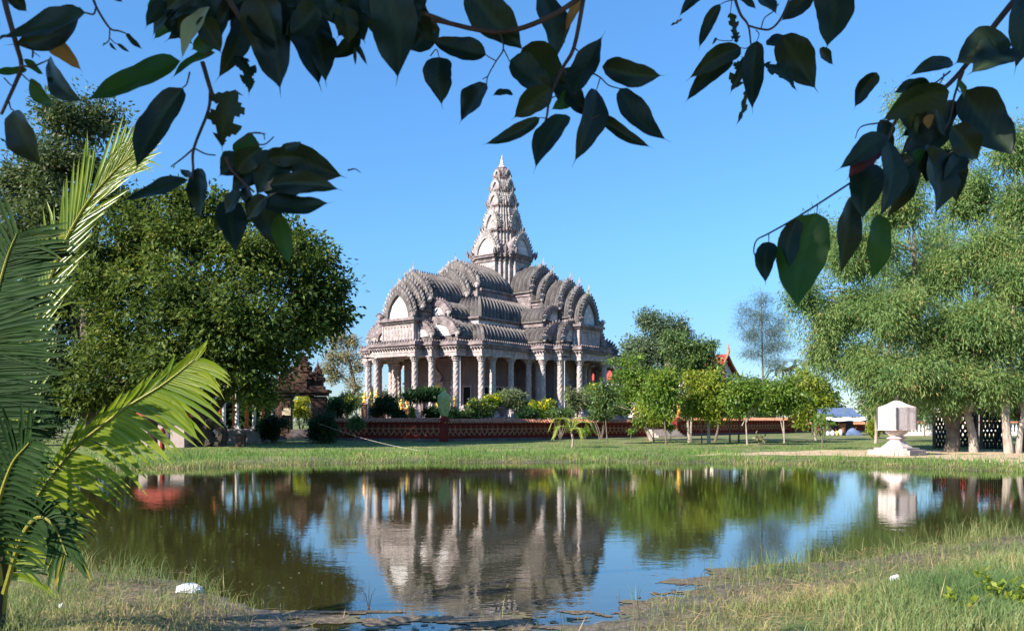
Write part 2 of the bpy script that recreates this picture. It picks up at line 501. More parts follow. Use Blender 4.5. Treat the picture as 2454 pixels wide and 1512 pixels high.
# ---------------------------------------------------------------- temple
TC = Vector((-1.0, 84.0, 0))
TROT = math.atan2(-.788, -.616)
temple = empty('temple', TC, TROT, 'large grey and white stone temple with a tiered central spire, carved gables and tall columns', 'temple')
TT = Matrix.Rotation
I4 = Matrix.Identity(4)
QUAD = [(1, 1), (1, -1), (-1, -1), (-1, 1)]
STAIR = [(14.8, 2.35), (13.85, 2.35), (13.85, 3.4), (12.95, 3.4), (12.95, 5.4), (11.6, 5.4), (11.6, 7.05), (4.9, 7.05), (4.9, 8.6), (3.6, 8.6), (3.6, 9.6), (2.1, 9.6), (2.1, 10.7)]
def stair(o, pts=STAIR):
    out = []
    for i, (sx, sy) in enumerate(QUAD):
        q = [((x + o) * sx, (y + o) * sy) for x, y in pts]
        if sx * sy < 0: q = q[::-1]
        out.append(q)
    # order: quadrant (1,1) ends at y axis, then (-1,1), (-1,-1), (1,-1)
    return out[0] + out[3] + out[2] + out[1]
def kite(p, d, ln, wd, th, nrm):
    """pointed leaf: base p, direction d, flat normal nrm"""
    p = Vector(p); d = Vector(d).normalized(); nrm = Vector(nrm).normalized(); s = d.cross(nrm).normalized()
    q = p + d * ln * .38
    V = [p - s * wd * .28, p + s * wd * .28, q + s * wd * .5, p + d * ln, q - s * wd * .5, q + nrm * th, q - nrm * th, p + nrm * th * .5, p - nrm * th * .5]
    F = [(7, 1, 5), (1, 2, 5), (2, 3, 5), (3, 4, 5), (4, 0, 5), (0, 7, 5), (1, 8, 6), (2, 1, 6), (3, 2, 6), (4, 3, 6), (0, 4, 6), (8, 0, 6)]
    return [tuple(v) for v in V], F
def arch(w_, ze, zr, n=12, rk=2.0):
    """pointed arch points from right foot over apex to left foot, in (y, z)"""
    Rr = rk * w_; tm = math.acos((Rr - w_) / Rr); k = (zr - ze) / (Rr * math.sin(tm))
    r = [(Rr * math.cos(tm * i / n) - (Rr - w_), ze + k * Rr * math.sin(tm * i / n)) for i in range(n + 1)]
    return r + [(-y, z) for y, z in r[-2::-1]]
def ribbed(prof, x0, x1, pitch=.5, amp=.08, T=None, mb=None, taper=None):
    """surface extruded along x with tile ribs; prof: list of (y,z); taper(s)-> x scale for mitred ends"""
    n = max(2, int(abs(x1 - x0) / pitch)) * 4
    P = np.array(prof); k = len(P)
    tg = np.gradient(P, axis=0); nr = np.stack([tg[:, 1], -tg[:, 0]], 1); nr /= np.linalg.norm(nr, axis=1)[:, None] + 1e-9
    u = np.linspace(0, 1, n + 1); wv = np.abs(np.sin(u * n / 4 * math.pi)) * 2 - 1
    V = np.zeros((n + 1, k, 3))
    for i in range(n + 1):
        V[i, :, 1] = P[:, 0] + nr[:, 0] * amp * wv[i]
        V[i, :, 2] = P[:, 1] + nr[:, 1] * amp * wv[i]
        if taper is None: V[i, :, 0] = x0 + (x1 - x0) * u[i]
        else:
            tp = np.array([taper(j / (k - 1)) for j in range(k)])
            V[i, :, 0] = (x0 + (x1 - x0) * u[i]) * tp
    idx = np.arange((n + 1) * k).reshape(n + 1, k)
    F = np.stack([idx[:-1, :-1], idx[1:, :-1], idx[1:, 1:], idx[:-1, 1:]], -1).reshape(-1, 4)
    mb.add(V.reshape(-1, 3), F, 0, T)
def naga(mb, x, y, z, s, T=None, m=0):
    """many-headed serpent antefix, a fan facing +x"""
    mb.add(*lathe([(.20 * s, z - .05), (.24 * s, z + .2 * s), (.14 * s, z + .45 * s)], 7, x, y), m, T)
    for k in range(-2, 3):
        a = k * .42
        d = Vector((.12, math.sin(a), math.cos(a) * .95))
        mb.add(*kite((x, y + k * .05 * s, z + .22 * s), d, (.86 - abs(k) * .08) * s, .34 * s, .12 * s, (1, 0, 0)), m, T)
        e = Vector((x, y, z + .22 * s)) + d * .62 * s
        mb.add(*kite(e, (.9, math.sin(a) * .5, -.1), .26 * s, .16 * s, .07 * s, (0, 0, 1)), m, T)
def pediment(x, w_, ze, zr, T, name='pediment', light=True, th=.34, flame=.42, nf=11, feet=True, mt=None):
    out = arch(w_ + .10, ze, zr + .10); inn = arch(w_ * .73, ze, ze + (zr - ze) * .73)
    mb = MB(); k = len(out)
    for face_x, fl in ((x + th * .5, 0), (x - th * .5, 1)):
        V = [(face_x, y, z) for y, z in out] + [(face_x, y, z) for y, z in inn]
        F = [(i, i + 1, i + 1 + k, i + k) if not fl else (i + k, i + 1 + k, i + 1, i) for i in range(k - 1)]
        mb.add(V, F, 0, T)
    for cv, fl in ((out, 0), (inn, 1)):
        V = [(x - th * .5, y, z) for y, z in cv] + [(x + th * .5, y, z) for y, z in cv]
        F = [(i, i + 1, i + 1 + k, i + k) if not fl else (i + k, i + 1 + k, i + 1, i) for i in range(k - 1)]
        mb.add(V, F, 0, T)
    # flames on the rim and a smaller second row on the face
    dense = arch(w_ + .12, ze, zr + .1, 40); L = len(dense)
    for i in range(nf * 2 + 1):
        j = int(i * (L - 1) / (nf * 2)); y, z = dense[j]
        y2, z2 = dense[min(L - 1, j + 1)]; y1, z1 = dense[max(0, j - 1)]
        nx, nz = (z2 - z1) * 1, -(y2 - y1); l = math.hypot(nx, nz) + 1e-9; nx /= l; nz /= l
        if nz < -.05 or (abs(y) > .01 and nx * y < 0): nx, nz = -nx, -nz
        d = Vector((.06, nx * .62, nz * .6 + .62))
        ln = flame * (1.0 + (.75 if i == nf else 0)) * random.uniform(.85, 1.15)
        mb.add(*kite((x, y, z - .08), d, ln * 1.25, flame * .62, th * .36, (1, 0, 0)), 1, T)
        mb.add(*kite((x + th * .45, y * .86, ze + (z - ze) * .86 - .05), d, ln * .8, flame * .40, th * .2, (1, 0, 0)), 1, T)
    o = mb.build(name, [M['roof'] if mt is None else mt, M['flame']], temple)
    tb = MB()
    xt = x - .04
    V = [(xt, y, z) for y, z in arch(w_ * .77, ze, ze + (zr - ze) * .77)]
    V2 = [(x - th * .4, y, z) for y, z in arch(w_ * .77, ze, ze + (zr - ze) * .77)]
    tb.add(V + V2, [tuple(range(len(V))), tuple(range(2 * len(V) - 1, len(V) - 1, -1))], 0, T)
    # carved figure bosses on the tympanum
    if light:
        hh = (zr - ze) * .7
        for q in range(16):
            yy = random.uniform(-.5, .5) * w_; zz_ = ze + hh * random.uniform(.08, .85) * (1 - abs(yy) / w_ * .7)
            V3, F3 = lathe([(.02, -.05), (.09 * w_, 0), (.02, .05)], 7)
            V3 = V3[:, [2, 1, 0]] * (1, 1, 1.5) + (xt, yy, zz_)
            tb.add(V3, F3, 0, T)
    tb.build('tympanum', [M['tower'] if mt is not None and w_ < 1 else M['tymp'] if light else M['white']], o)
    if feet:
        for sy in (-1, 1):
            nb = MB(); naga(nb, x + .12, sy * (w_ + .12), ze - .12, .72, T); nb.build('naga_antefix', [M['tower']], o)
    return o
def vault(x0, x1, w_, ze, zr, T, crest=True, wall_to=None):
    mb = MB()
    ribbed([(y, z) for y, z in arch(w_, ze, zr, 9)], x0, x1, T=T, mb=mb, amp=.17)
    mb.add(*bbox(x0, x1, -w_ - .10, w_ + .10, ze - .20, ze - .02), 0, T)
    if crest:
        n = int(abs(x1 - x0) / .3)
        for i in range(n):
            xx = x0 + (x1 - x0) * (i + .5) / n
            mb.add(*kite((xx, 0, zr - .03), (0, 0, 1), .34, .24, .07, (0, 1, 0)), 0, T)
    o = mb.build('vault_roof', [M['roof']], temple, smooth=False)
    if wall_to is not None:
        wb = MB().add(*bbox(x0, x1, -w_ + .08, w_ - .08, wall_to, ze - .2), 0, T)
        wb.add(*bbox(x0, x1, -w_ - .02, w_ + .02, ze - .52, ze - .36), 0, T)
        wb.build('attic_wall', [M['stone']], temple)
    return o
def qvault(x0, x1, yin, yout, z0, z1, T, side=1, gable=True, base=None):
    """quarter vault leaning on a wall; eave at yout/z0, top at yin/z1"""
    n = 9
    pr = [(yout - (yout - yin) * (1 - math.cos(i / n * math.pi / 2)), z0 + (z1 - z0) * math.sin(i / n * math.pi / 2)) for i in range(n + 1)]
    Tm = T @ Matrix.Diagonal((1, side, 1, 1))
    mb = MB(); ribbed(pr, x0, x1, T=Tm, mb=mb, amp=.16)
    mb.add(*bbox(x0, x1, yin, yout + .12, z0 - .22, z0 - .03), 0, Tm)
    mb.build('aisle_roof', [M['roof']], temple)
    wb = MB().add(*bbox(x0, x1 - .03, yin, yout - .05, base if base is not None else z0 - .6, z0 - .22), 0, Tm)
    wb.build('attic_wall', [M['stone']], temple)
    if gable:
        gb = MB()
        outl = [(y * 1.0 + .12, z + .12) for y, z in pr]; L = len(outl)
        inn = [(yin + (y - yin) * .68, z0 + (z - z0) * .7) for y, z in pr]
        for fx in (x1 + .02, x1 + .26):
            V = [(fx, y, z) for y, z in outl] + [(fx, y, z) for y, z in inn]
            gb.add(V, [(i, i + 1, i + 1 + L, i + L) for i in range(L - 1)], 0, Tm)
        V = [(x1 + .02, y, z) for y, z in outl] + [(x1 + .26, y, z) for y, z in outl]
        gb.add(V, [(i, i + 1, i + 1 + L, i + L) for i in range(L - 1)], 0, Tm)
        for i in range(0, L):
            y, z = outl[i]; a = i / (L - 1) * math.pi / 2
            gb.add(*kite((x1 + .14, y, z - .06), (0.05, math.cos(a) * .7, math.sin(a) * .6 + .5), .40, .30, .13, (1, 0, 0)), 0, Tm)
        g_ = gb.build('half_pediment', [M['stone']], temple)
        V = [(x1 + .1, yin, z0)] + [(x1 + .1, yin + (y - yin) * .74, z0 + (z - z0) * .76) for y, z in pr]
        V2 = [(x1 - .02, *v[1:]) for v in V]
        MB().add(V + V2, [tuple(range(len(V))), tuple(range(2 * len(V) - 1, len(V) - 1, -1))], 0, Tm).build('tympanum', [M['tymp']], g_)
        nb = MB(); naga(nb, x1 + .2, yout + .05, z0 - .1, .62, Tm); nb.build('naga_antefix', [M['tower']], g_)

# podium
mb = MB()
mb.add(*poly_slab(stair(1.3), .2, .95)); mb.add(*poly_slab(stair(1.0), .95, 1.2)); mb.add(*poly_slab(stair(.85), 1.2, 1.95)); mb.add(*poly_slab(stair(1.0), 1.95, 2.15)); mb.add(*poly_slab(stair(.8), 2.15, 2.25))
mb.build('podium', M['podium'], temple)
# columns: one mesh, copied
def column_mesh():
    mb = MB()
    h0, h1 = 2.25, 7.42
    mb.add(*box(0, 0, h0 + .12, .86, .86, .24))
    mb.add(*lathe([(.40, h0 + .24), (.43, h0 + .32), (.40, h0 + .40), (.33, h0 + .46), (.37, h0 + .52), (.37, h0 + .58), (.30, h0 + .66)], 20))
    n = 24; rows = 90; rings = []
    for i in range(rows + 1):
        s = i / rows; z = h0 + .66 + (h1 - .5 - h0 - .66) * s; r = .265 - .02 * s
        tt = np.arange(n) * 2 * math.pi / n
        rr = r + .012 * np.maximum(0, np.sin(tt * 3 + z * 7.5)) + .012 * np.sin(tt * 5 - z * 13)
        rings.append(np.stack([rr * np.cos(tt), rr * np.sin(tt), np.full(n, z)], 1))
    mb.add(*loft(rings))
    mb.add(*lathe([(.285, h1 - .5), (.33, h1 - .46), (.33, h1 - .42), (.28, h1 - .38), (.31, h1 - .26), (.41, h1 - .14), (.43, h1 - .08)], 20))
    for k in range(12):
        a = k * math.pi / 6
        mb.add(*kite((.31 * math.cos(a), .31 * math.sin(a), h1 - .36), (math.cos(a) * .45, math.sin(a) * .45, 1), .3, .16, .04, (math.cos(a), math.sin(a), -.4)))
    mb.add(*box(0, 0, h1 - .04, .88, .88, .08))
    return mb
c0 = column_mesh().build('column', M['column'], temple, smooth=False)
CP = [(14.8, 2.35), (13.85, 3.4), (12.95, 5.4), (11.6, 7.05), (10.1, 7.05), (7.55, 7.05), (4.95, 7.05), (4.9, 8.6), (3.6, 9.6), (2.1, 10.7)]
CI = [(12.6, 2.35), (11.55, 3.9), (2.1, 8.5), (3.5, 7.05)]
cps = [(x * sx, y * sy) for x, y in CP + CI for sx, sy in QUAD]
for i, (x, y) in enumerate(cps):
    c = c0 if i == 0 else c0.copy()
    if i: COL.objects.link(c)
    c.location = (x, y, 0)
    c.rotation_euler = (0, 0, .7 * i)
    if i: c.parent = temple
for c in [c for c in temple.children if c.name.startswith('column')]: c.rotation_euler = (0, 0, 0)
# entablature, cornice
mb = MB()
sp = stair(.34); L_ = len(sp)
inner = stair(-.34)
V = [(x, y, 7.42) for x, y in sp] + [(x, y, 7.42) for x, y in inner] + [(x, y, 8.02) for x, y in sp] + [(x, y, 8.02) for x, y in inner]
F = []
for i in range(L_):
    j = (i + 1) % L_
    F += [(i, j, j + 2 * L_, i + 2 * L_), (j + L_, i + L_, i + 3 * L_, j + 3 * L_), (j, i, i + L_, j + L_)]
mb.add(V, F)
mb.add(*poly_slab(stair(.38), 7.70, 7.78))
mb.build('entablature', M['frieze'], temple)
mb = MB()
mb.add(*poly_slab(stair(.40), 8.02, 8.12)); mb.add(*poly_slab(stair(.52), 8.12, 8.30)); mb.add(*poly_slab(stair(.66), 8.30, 8.42)); mb.add(*poly_slab(stair(.52), 8.42, 8.66))
pl = stair(.50)
for i in range(L_):
    a = Vector((*pl[i], 0)); b = Vector((*pl[(i + 1) % L_], 0)); n = int((b - a).length / .3)
    for k in range(n):
        p = a.lerp(b, (k + .5) / n)
        mb.add(*box(p.x, p.y, 8.07, .14, .14, .12))
        q = a.lerp(b, (k + .5) / n) * 1.0
        mb.add(*box(q.x, q.y, 8.70, .16, .16, .12))
mb.build('cornice', M['stone'], temple)
MB().add(*poly_slab(stair(-.3), 7.86, 7.96)).build('portico_ceiling', M['cella'], temple)
# cella
mb = MB()
ST2 = [(9.6, 1.9), (9.2, 1.9), (9.2, 4.6), (3.4, 4.6), (3.4, 6.6), (1.7, 6.6), (1.7, 7.6)]
mb.add(*poly_slab(stair(0, ST2), 2.25, 7.86))
mb.add(*poly_slab(stair(.12, ST2), 2.25, 2.75)); mb.add(*poly_slab(stair(.1, ST2), 5.35, 5.5)); mb.add(*poly_slab(stair(.14, ST2), 7.3, 7.55))
cw = mb.build('cella_wall', M['cella'], temple)
def window(x, y, rz, w_=.8, h=1.5, z=3.3):
    T = Matrix.Translation((x, y, 0)) @ Matrix.Rotation(rz, 4, 'Z')
    mb = MB()
    mb.add(*bbox(-.05, .06, -w_ / 2 - .12, -w_ / 2, z - .1, z + h + .1), 0, T); mb.add(*bbox(-.05, .06, w_ / 2, w_ / 2 + .12, z - .1, z + h + .1), 0, T)
    mb.add(*bbox(-.05, .08, -w_ / 2 - .2, w_ / 2 + .2, z + h + .1, z + h + .25), 0, T); mb.add(*bbox(-.05, .08, -w_ / 2 - .2, w_ / 2 + .2, z - .25, z - .1), 0, T)
    o = mb.build('window', M['column'], temple)
    mb = MB(); mb.add(*bbox(-.03, .02, -w_ / 2, w_ / 2, z - .1, z + h + .1), 0, T)
    for k in range(5):
        mb.add(*lathe([(.03, z - .1), (.05, z + h * .25), (.03, z + h * .5), (.05, z + h * .75), (.03, z + h + .1)], 6, .06, -w_ / 2 + w_ * (k + .5) / 5), 0, T)
    mb.build('window_bars', M['blackbar'], o)
for s in (1, -1):
    for x in (8.2, 6.3, 4.6): window(x * s, 4.62, R(90)); window(x * s, -4.62, R(-90))
    for y in (3.4, -3.4): window(9.22 * s, y, 0 if s > 0 else R(180))
for T, dx in ((I4, 9.62), (Matrix.Rotation(R(90), 4, 'Z'), 7.62), (Matrix.Rotation(R(180), 4, 'Z'), 9.62), (Matrix.Rotation(R(270), 4, 'Z'), 7.62)):
    mb = MB()
    for s in (-1, 1): mb.add(*bbox(dx - .05, dx + .14, s * .75 - .12, s * .75 + .12, 2.25, 5.2), 0, T)
    mb.add(*bbox(dx - .05, dx + .16, -1.0, 1.0, 5.2, 5.45), 0, T)
    mb.add(*kite((dx + .08, 0, 5.4), (0, 0, 1), 1.3, 1.6, .12, (1, 0, 0)), 0, T)
    o_ = mb.build('door_frame', M['column'], temple)
    mb = MB().add(*bbox(dx, dx + .06, -.63, .63, 2.25, 5.2), 0, T)
    for a in range(2):
        for b in range(4): mb.add(*box(dx + .07, -.31 + .62 * a, 2.7 + b * .68, .04, .46, .5), 0, T)
    mb.build('door', M['gold'], o_)
# roofs of the nave body: two ring tiers with mitred corners
def ring_roof(A0, B0, A1, B1, z0, z1):
    n = 9; ss = [i / n for i in range(n + 1)]
    pr = lambda o0, o1: [(o0 - (o0 - o1) * (1 - math.cos(s * math.pi / 2)), z0 + (z1 - z0) * math.sin(s * math.pi / 2)) for s in ss]
    mb = MB()
    for rot, (P0, P1, Q0, Q1) in ((0, (B0, B1, A0, A1)), (90, (A0, A1, B0, B1)), (180, (B0, B1, A0, A1)), (270, (A0, A1, B0, B1))):
        # slope faces +y in its own frame, runs along x
        T = Matrix.Rotation(R(rot - 0), 4, 'Z')
        tp = lambda s, Q0=Q0, Q1=Q1: (Q0 - (Q0 - Q1) * (1 - math.cos(s * math.pi / 2))) / Q0
        ribbed(pr(P0, P1), -Q0, Q0, T=T, mb=mb, taper=tp, amp=.16)
    mb.build('aisle_roof', M['roof'], temple)
ring_roof(11.25, 6.75, 9.7, 5.0, 8.72, 10.35)
mb = MB(); mb.add(*bbox(-9.75, 9.75, -5.15, 5.15, 8.66, 10.75)); mb.build('attic_wall', M['white'], temple)
mb = MB(); mb.add(*bbox(-9.85, 9.85, -5.25, 5.25, 10.75, 10.88)); mb.add(*bbox(-10.0, 10.0, -5.4, 5.4, 10.88, 11.05)); mb.build('cornice', M['stone'], temple)
ring_roof(9.75, 5.15, 7.5, 3.15, 11.05, 13.1)
mb = MB(); mb.add(*bbox(-7.6, 7.6, -3.2, 3.2, 11, 13.75)); mb.build('attic_wall', M['stone'], temple)
mb = MB(); mb.add(*bbox(-6.8, 6.8, -2.95, 2.95, 13.75, 13.9)); mb.add(*bbox(-6.9, 6.9, -3.1, 3.1, 13.9, 14.1)); mb.build('cornice', M['stone'], temple)
# arms
def arm(T, XS, W):
    """XS: five gable positions from the tower outwards, W: five half widths"""
    ZE = [14.3, 13.35, 12.4, 11.6, 10.78]; ZR = [16.85, 15.95, 15.1, 14.4, 13.6]
    xin = [0, XS[0] - .6, XS[0] - .4, XS[2] - .3, XS[3] - .3]
    for k in range(5):
        x0 = 2.4 if k == 0 else XS[k - 1] - (.2 if k in (1, 3, 4) else .8)
        if k == 2: x0 = XS[1] - .3
        vault(x0, XS[k], W[k], ZE[k], ZR[k], T, crest=k in (0, 2), wall_to=8.6 if k > 1 else 12.5)
        pediment(XS[k] + .12, W[k], ZE[k], ZR[k], T, light=k == 4, nf=11 if k < 3 else 10)
    xe = XS[4]; w5 = W[4]
    # slab and carved frieze block under the outer gable
    mb = MB()
    mb.add(*bbox(XS[2] + .2, xe + .62, -w5 - .58, w5 + .58, 10.50, 10.74), 0, T)
    mb.add(*bbox(XS[2] + .2, xe + .45, -w5 - .4, w5 + .4, 10.34, 10.50), 0, T)
    mb.build('cornice', M['stone'], temple)
    mb = MB()
    fx = xe + .22; fw = w5 + .16
    mb.add(*bbox(XS[2] + .3, fx, -fw, fw, 8.64, 10.34), 0, T)
    for z0_, z1_ in ((8.64, 8.82), (10.18, 10.33)): mb.add(*bbox(fx - .3, fx + .05, -fw - .05, fw + .05, z0_, z1_), 0, T)
    for s in (-1, 1): mb.add(*bbox(fx - .2, fx + .05, s * fw - .1, s * fw + .05, 8.82, 10.18), 0, T)
    for k in range(9):
        y = -fw + .35 + (2 * fw - .7) * k / 8
        mb.add(*kite((fx + .02, y, 8.95), (0, .0, 1), 1.05, .34, .07, (1, 0, 0)), 0, T)
        mb.add(*lathe([(.02, 9.95), (.09, 10.02), (.02, 10.1)], 6, fx + .03, y), 0, T)
    for k in range(26): mb.add(*box(fx + .05, -fw + .1 + (2 * fw - .2) * k / 25, 8.9, .05, .07, .1), 0, T)
    fr_ = mb.build('frieze_panel', M['frieze'], temple)
    for s in (-1, 1):
        mb = MB()
        mb.add(*lathe([(.06, 8.72), (.11, 8.95), (.08, 9.2), (.13, 9.45), (.10, 9.62), (.05, 9.68), (.085, 9.76), (.03, 9.92)], 8, fx - .5, s * (fw + .1)), 0, T)
        mb.add(*box(fx - .5, s * (fw + .1), 9.42, .34, .1, .08), 0, T)
        mb.build('praying_figure', M['white'], fr_)
        mb = MB(); naga(mb, fx - 1.0, s * (fw + .75), 8.7, 1.2, T); mb.build('naga_antefix', M['stone'], fr_)
        mb = MB(); naga(mb, xe + .45, s * (w5 + .3), 10.74, .75, T); mb.build('naga_antefix', M['stone'], fr_)
arm(I4, [6.86, 7.9, 12.5, 13.35, 14.25], [2.6, 2.3, 1.98, 1.9, 1.72])
RT = Matrix.Rotation(R(90), 4, 'Z')
arm(RT, [4.97, 6.06, 8.1, 9.15, 10.2], [1.9, 1.75, 1.68, 1.62, 1.52])
arm(Matrix.Rotation(R(180), 4, 'Z'), [6.86, 7.9, 12.5, 13.35, 14.25], [2.6, 2.3, 1.98, 1.9, 1.72])
arm(Matrix.Rotation(R(270), 4, 'Z'), [4.97, 6.06, 8.1, 9.15, 10.2], [1.9, 1.75, 1.68, 1.62, 1.52])
for rot in (0, 180):
    T = Matrix.Rotation(R(rot), 4, 'Z')
    for s in (1, -1):
        qvault(9.2, 12.75, 3.0, 5.45, 9.15, 10.75, T, s)
        MB().add(*bbox(9.2, 12.7, s * 1.8, s * 3.02, 8.62, 10.92), 0, T).build('attic_wall', [M['stone']], temple)
        qvault(9.2, 12.1, 2.1, 3.9, 11.1, 12.3, T, s, base=10.5)
        qvault(12.7, 13.75, 2.1, 3.45, 9.1, 10.2, T, s)
for rot in (90, 270):
    T = Matrix.Rotation(R(rot), 4, 'Z')
    for s in (1, -1):
        qvault(4.8, 8.55, 1.8, 4.75, 9.15, 10.8, T, s)
        qvault(8.5, 9.6, 1.7, 3.5, 9.15, 10.9, T, s)
        qvault(4.8, 7.9, 1.7, 3.9, 11.1, 12.4, T, s, base=10.5)
# tower
RED = [(1, .46), (.86, .46), (.86, .62), (.75, .62), (.75, .75), (.62, .75), (.62, .86), (.46, .86), (.46, 1)]
def redent(s, z): return [(x, y, z) for x, y in stair(0, [(a * s, b * s) for a, b in RED])]
def rslab(s0, s1, z0, z1): return loft([redent(s0, z0), redent(s1, z1)])
tw = empty('tower', (0, 0, 0), parent=temple)
tb = MB(); td = MB()
tb.add(*rslab(2.62, 2.62, 13.0, 17.55))
td.add(*rslab(2.72, 2.72, 17.45, 17.6)); td.add(*rslab(2.66, 2.78, 17.6, 17.85)); td.add(*rslab(2.9, 2.9, 17.85, 18.05)); td.add(*rslab(2.98, 2.98, 18.05, 18.17))
STG = [(1.9, 18.17, 20.5, 1.9), (1.72, 20.9, 23.1, 1.42), (1.3, 23.45, 24.65, 1.12), (1.02, 24.95, 26.0, .82)]
for s, z0, z1, sc_ in STG:
    tb.add(*rslab(s, sc_ * .92, z0, z1)); zm = z0 + (z1 - z0) * .62; sm = s + (sc_ * .92 - s) * .62
    tq = MB(); tq.add(*rslab(sc_ * .92, sc_, z1 - .06, z1 + .15)); tq.add(*rslab(sc_ * 1.03, sc_ * 1.03, z1 + .15, z1 + .25)); tq.add(*rslab(sc_ * .98, sc_ * .95, z1 + .25, z1 + .4)); tq.build('tower_cornice', M['stone'], tw)
    tb.add(*rslab(sm * 1.03, sm * 1.03, zm, zm + .08))
tb.build('tower_body', M['tower'], tw); td.build('tower_cornice', M['stone'], tw)
tp = MB()
PED = [(2.6, 1.36, 18.17, 20.4, .44), (1.72, .80, 20.9, 22.8, .34), (1.3, .58, 23.45, 24.6, .27), (1.02, .44, 25.0, 25.95, .22), (.76, .3, 26.35, 26.95, .16)]
for rot in range(4):
    T = Matrix.Rotation(R(90 * rot), 4, 'Z')
    for k, (x, w_, ze, zr, fl) in enumerate(PED):
        o_ = pediment(x, w_, ze, zr, T, 'tower_pediment', k < 2, th=.22, flame=fl, nf=9 if k < 2 else 6, feet=False, mt=M['tower'])
        if k < 2:
            ribbed([(y, z) for y, z in arch(w_, ze, zr, 8)], .8, x, T=T, mb=tp, amp=.02)
    # corner leaf spikes
    for s, z0, n in ((2.9, 18.17, .95), (1.87, 20.9, .62), (1.38, 23.5, .5), (1.1, 25.05, .42), (.8, 26.4, .32)):
        for cx, cy in ((.82, .82), (.92, .56), (.56, .92), (1.0, .5), (.5, 1.0)):
            d = Vector((cx * .25, cy * .25, 1))
            tp.add(*kite((cx * s, cy * s, z0 - .03), d, n * (1 if cx == .82 else .7), n * .5, n * .16, (1, 1, -.3)), 0, T)
tp.build('corner_leaves', M['stone'], tw)
for o_ in list(temple.children):
    if o_.name.startswith('tower_pediment'): o_.parent = tw
mb = MB()
mb.add(*lathe([(.78, 26.4), (.80, 26.55), (.70, 26.62), (.74, 26.75), (.70, 26.9), (.6, 27.05), (.42, 27.22), (.5, 27.26), (.46, 27.34)], 20))
for row, (r, z, n, l) in enumerate(((.74, 26.5, 14, .5), (.70, 26.8, 12, .45))):
    for k in range(n):
        a = (k + row * .5) * 2 * math.pi / n
        mb.add(*kite((r * math.cos(a), r * math.sin(a), z), (-math.cos(a) * .25, -math.sin(a) * .25, 1), l, .32, .07, (math.cos(a), math.sin(a), .2)))
mb.build('lotus_dome', M['stone'], tw)
mb = MB().add(*lathe([(.42, 27.3), (.38, 27.4), (.26, 27.5), (.28, 27.6), (.18, 27.75), (.2, 27.85), (.12, 28.0), (.14, 28.1), (.07, 28.3), (.06, 28.45), (.01, 28.7)], 14))
mb.build('finial', M['white'], tw)
# ---------------------------------------------------------------- vegetation
L = {}
L['mango'] = leafmat('dark_broad_leaf', (.018, .042, .010), (.105, .145, .022), (.20, .19, .03), .28, .55, .18, .18)
L['mangoy'] = leafmat('yellow_green_leaf', (.06, .10, .015), (.13, .17, .025), (.26, .24, .04), .3, .5, .3)
L['tall'] = leafmat('grey_green_leaf', (.035, .06, .022), (.085, .115, .035), (.16, .14, .06), .3, .5, .2)
L['acacia'] = leafmat('narrow_hanging_leaf', (.055, .12, .035), (.19, .27, .08), (.36, .25, .09), .4, .55, .5)
L['young'] = leafmat('fresh_leaf', (.06, .13, .018), (.15, .23, .03), (.30, .30, .04), .4, .45, .5)
L['youngy'] = leafmat('yellowish_fresh_leaf', (.12, .19, .02), (.25, .29, .03), (.38, .30, .04), .4, .45, .5)
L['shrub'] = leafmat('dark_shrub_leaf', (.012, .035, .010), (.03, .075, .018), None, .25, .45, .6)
L['mid'] = leafmat('mid_green_leaf', (.045, .09, .022), (.105, .165, .042), (.16, .17, .05), .3, .5, .3)
L['frang'] = leafmat('long_pale_leaf', (.08, .12, .05), (.17, .20, .09), None, .3, .5, .6)
L['flower'] = leafmat('yellow_petal', (.72, .52, .02), (.85, .68, .03), None, .3, .6, 1)
L['casu'] = leafmat('feathery_needle', (.07, .10, .075), (.13, .165, .115), None, .35, .6, .3)
L['bare'] = leafmat('dry_grey_leaf', (.16, .15, .07), (.26, .24, .13), (.4, .3, .1), .35, .6, .3)
L['far'] = leafmat('far_leaf', (.07, .115, .06), (.15, .20, .105), None, .3, .6, .1)
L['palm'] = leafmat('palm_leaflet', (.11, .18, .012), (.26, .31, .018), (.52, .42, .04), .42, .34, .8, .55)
L['palmfar'] = leafmat('distant_palm_leaflet', (.07, .10, .05), (.13, .16, .07), None, .3, .5, .8)
L['grassfar'] = leafmat('bank_grass_blade', (.085, .16, .03), (.16, .26, .045), (.36, .30, .12), .38, .6, .25)
L['grassnear'] = leafmat('marsh_grass_blade', (.09, .15, .04), (.23, .24, .08), (.48, .35, .16), .38, .6, .5)
L['grasscorner'] = leafmat('lush_grass_blade', (.085, .15, .045), (.18, .235, .08), (.38, .33, .14), .35, .6, .5)
L['straw'] = leafmat('dead_stem', (.26, .17, .08), (.42, .30, .15), (.18, .09, .05), .2, .7, .6)

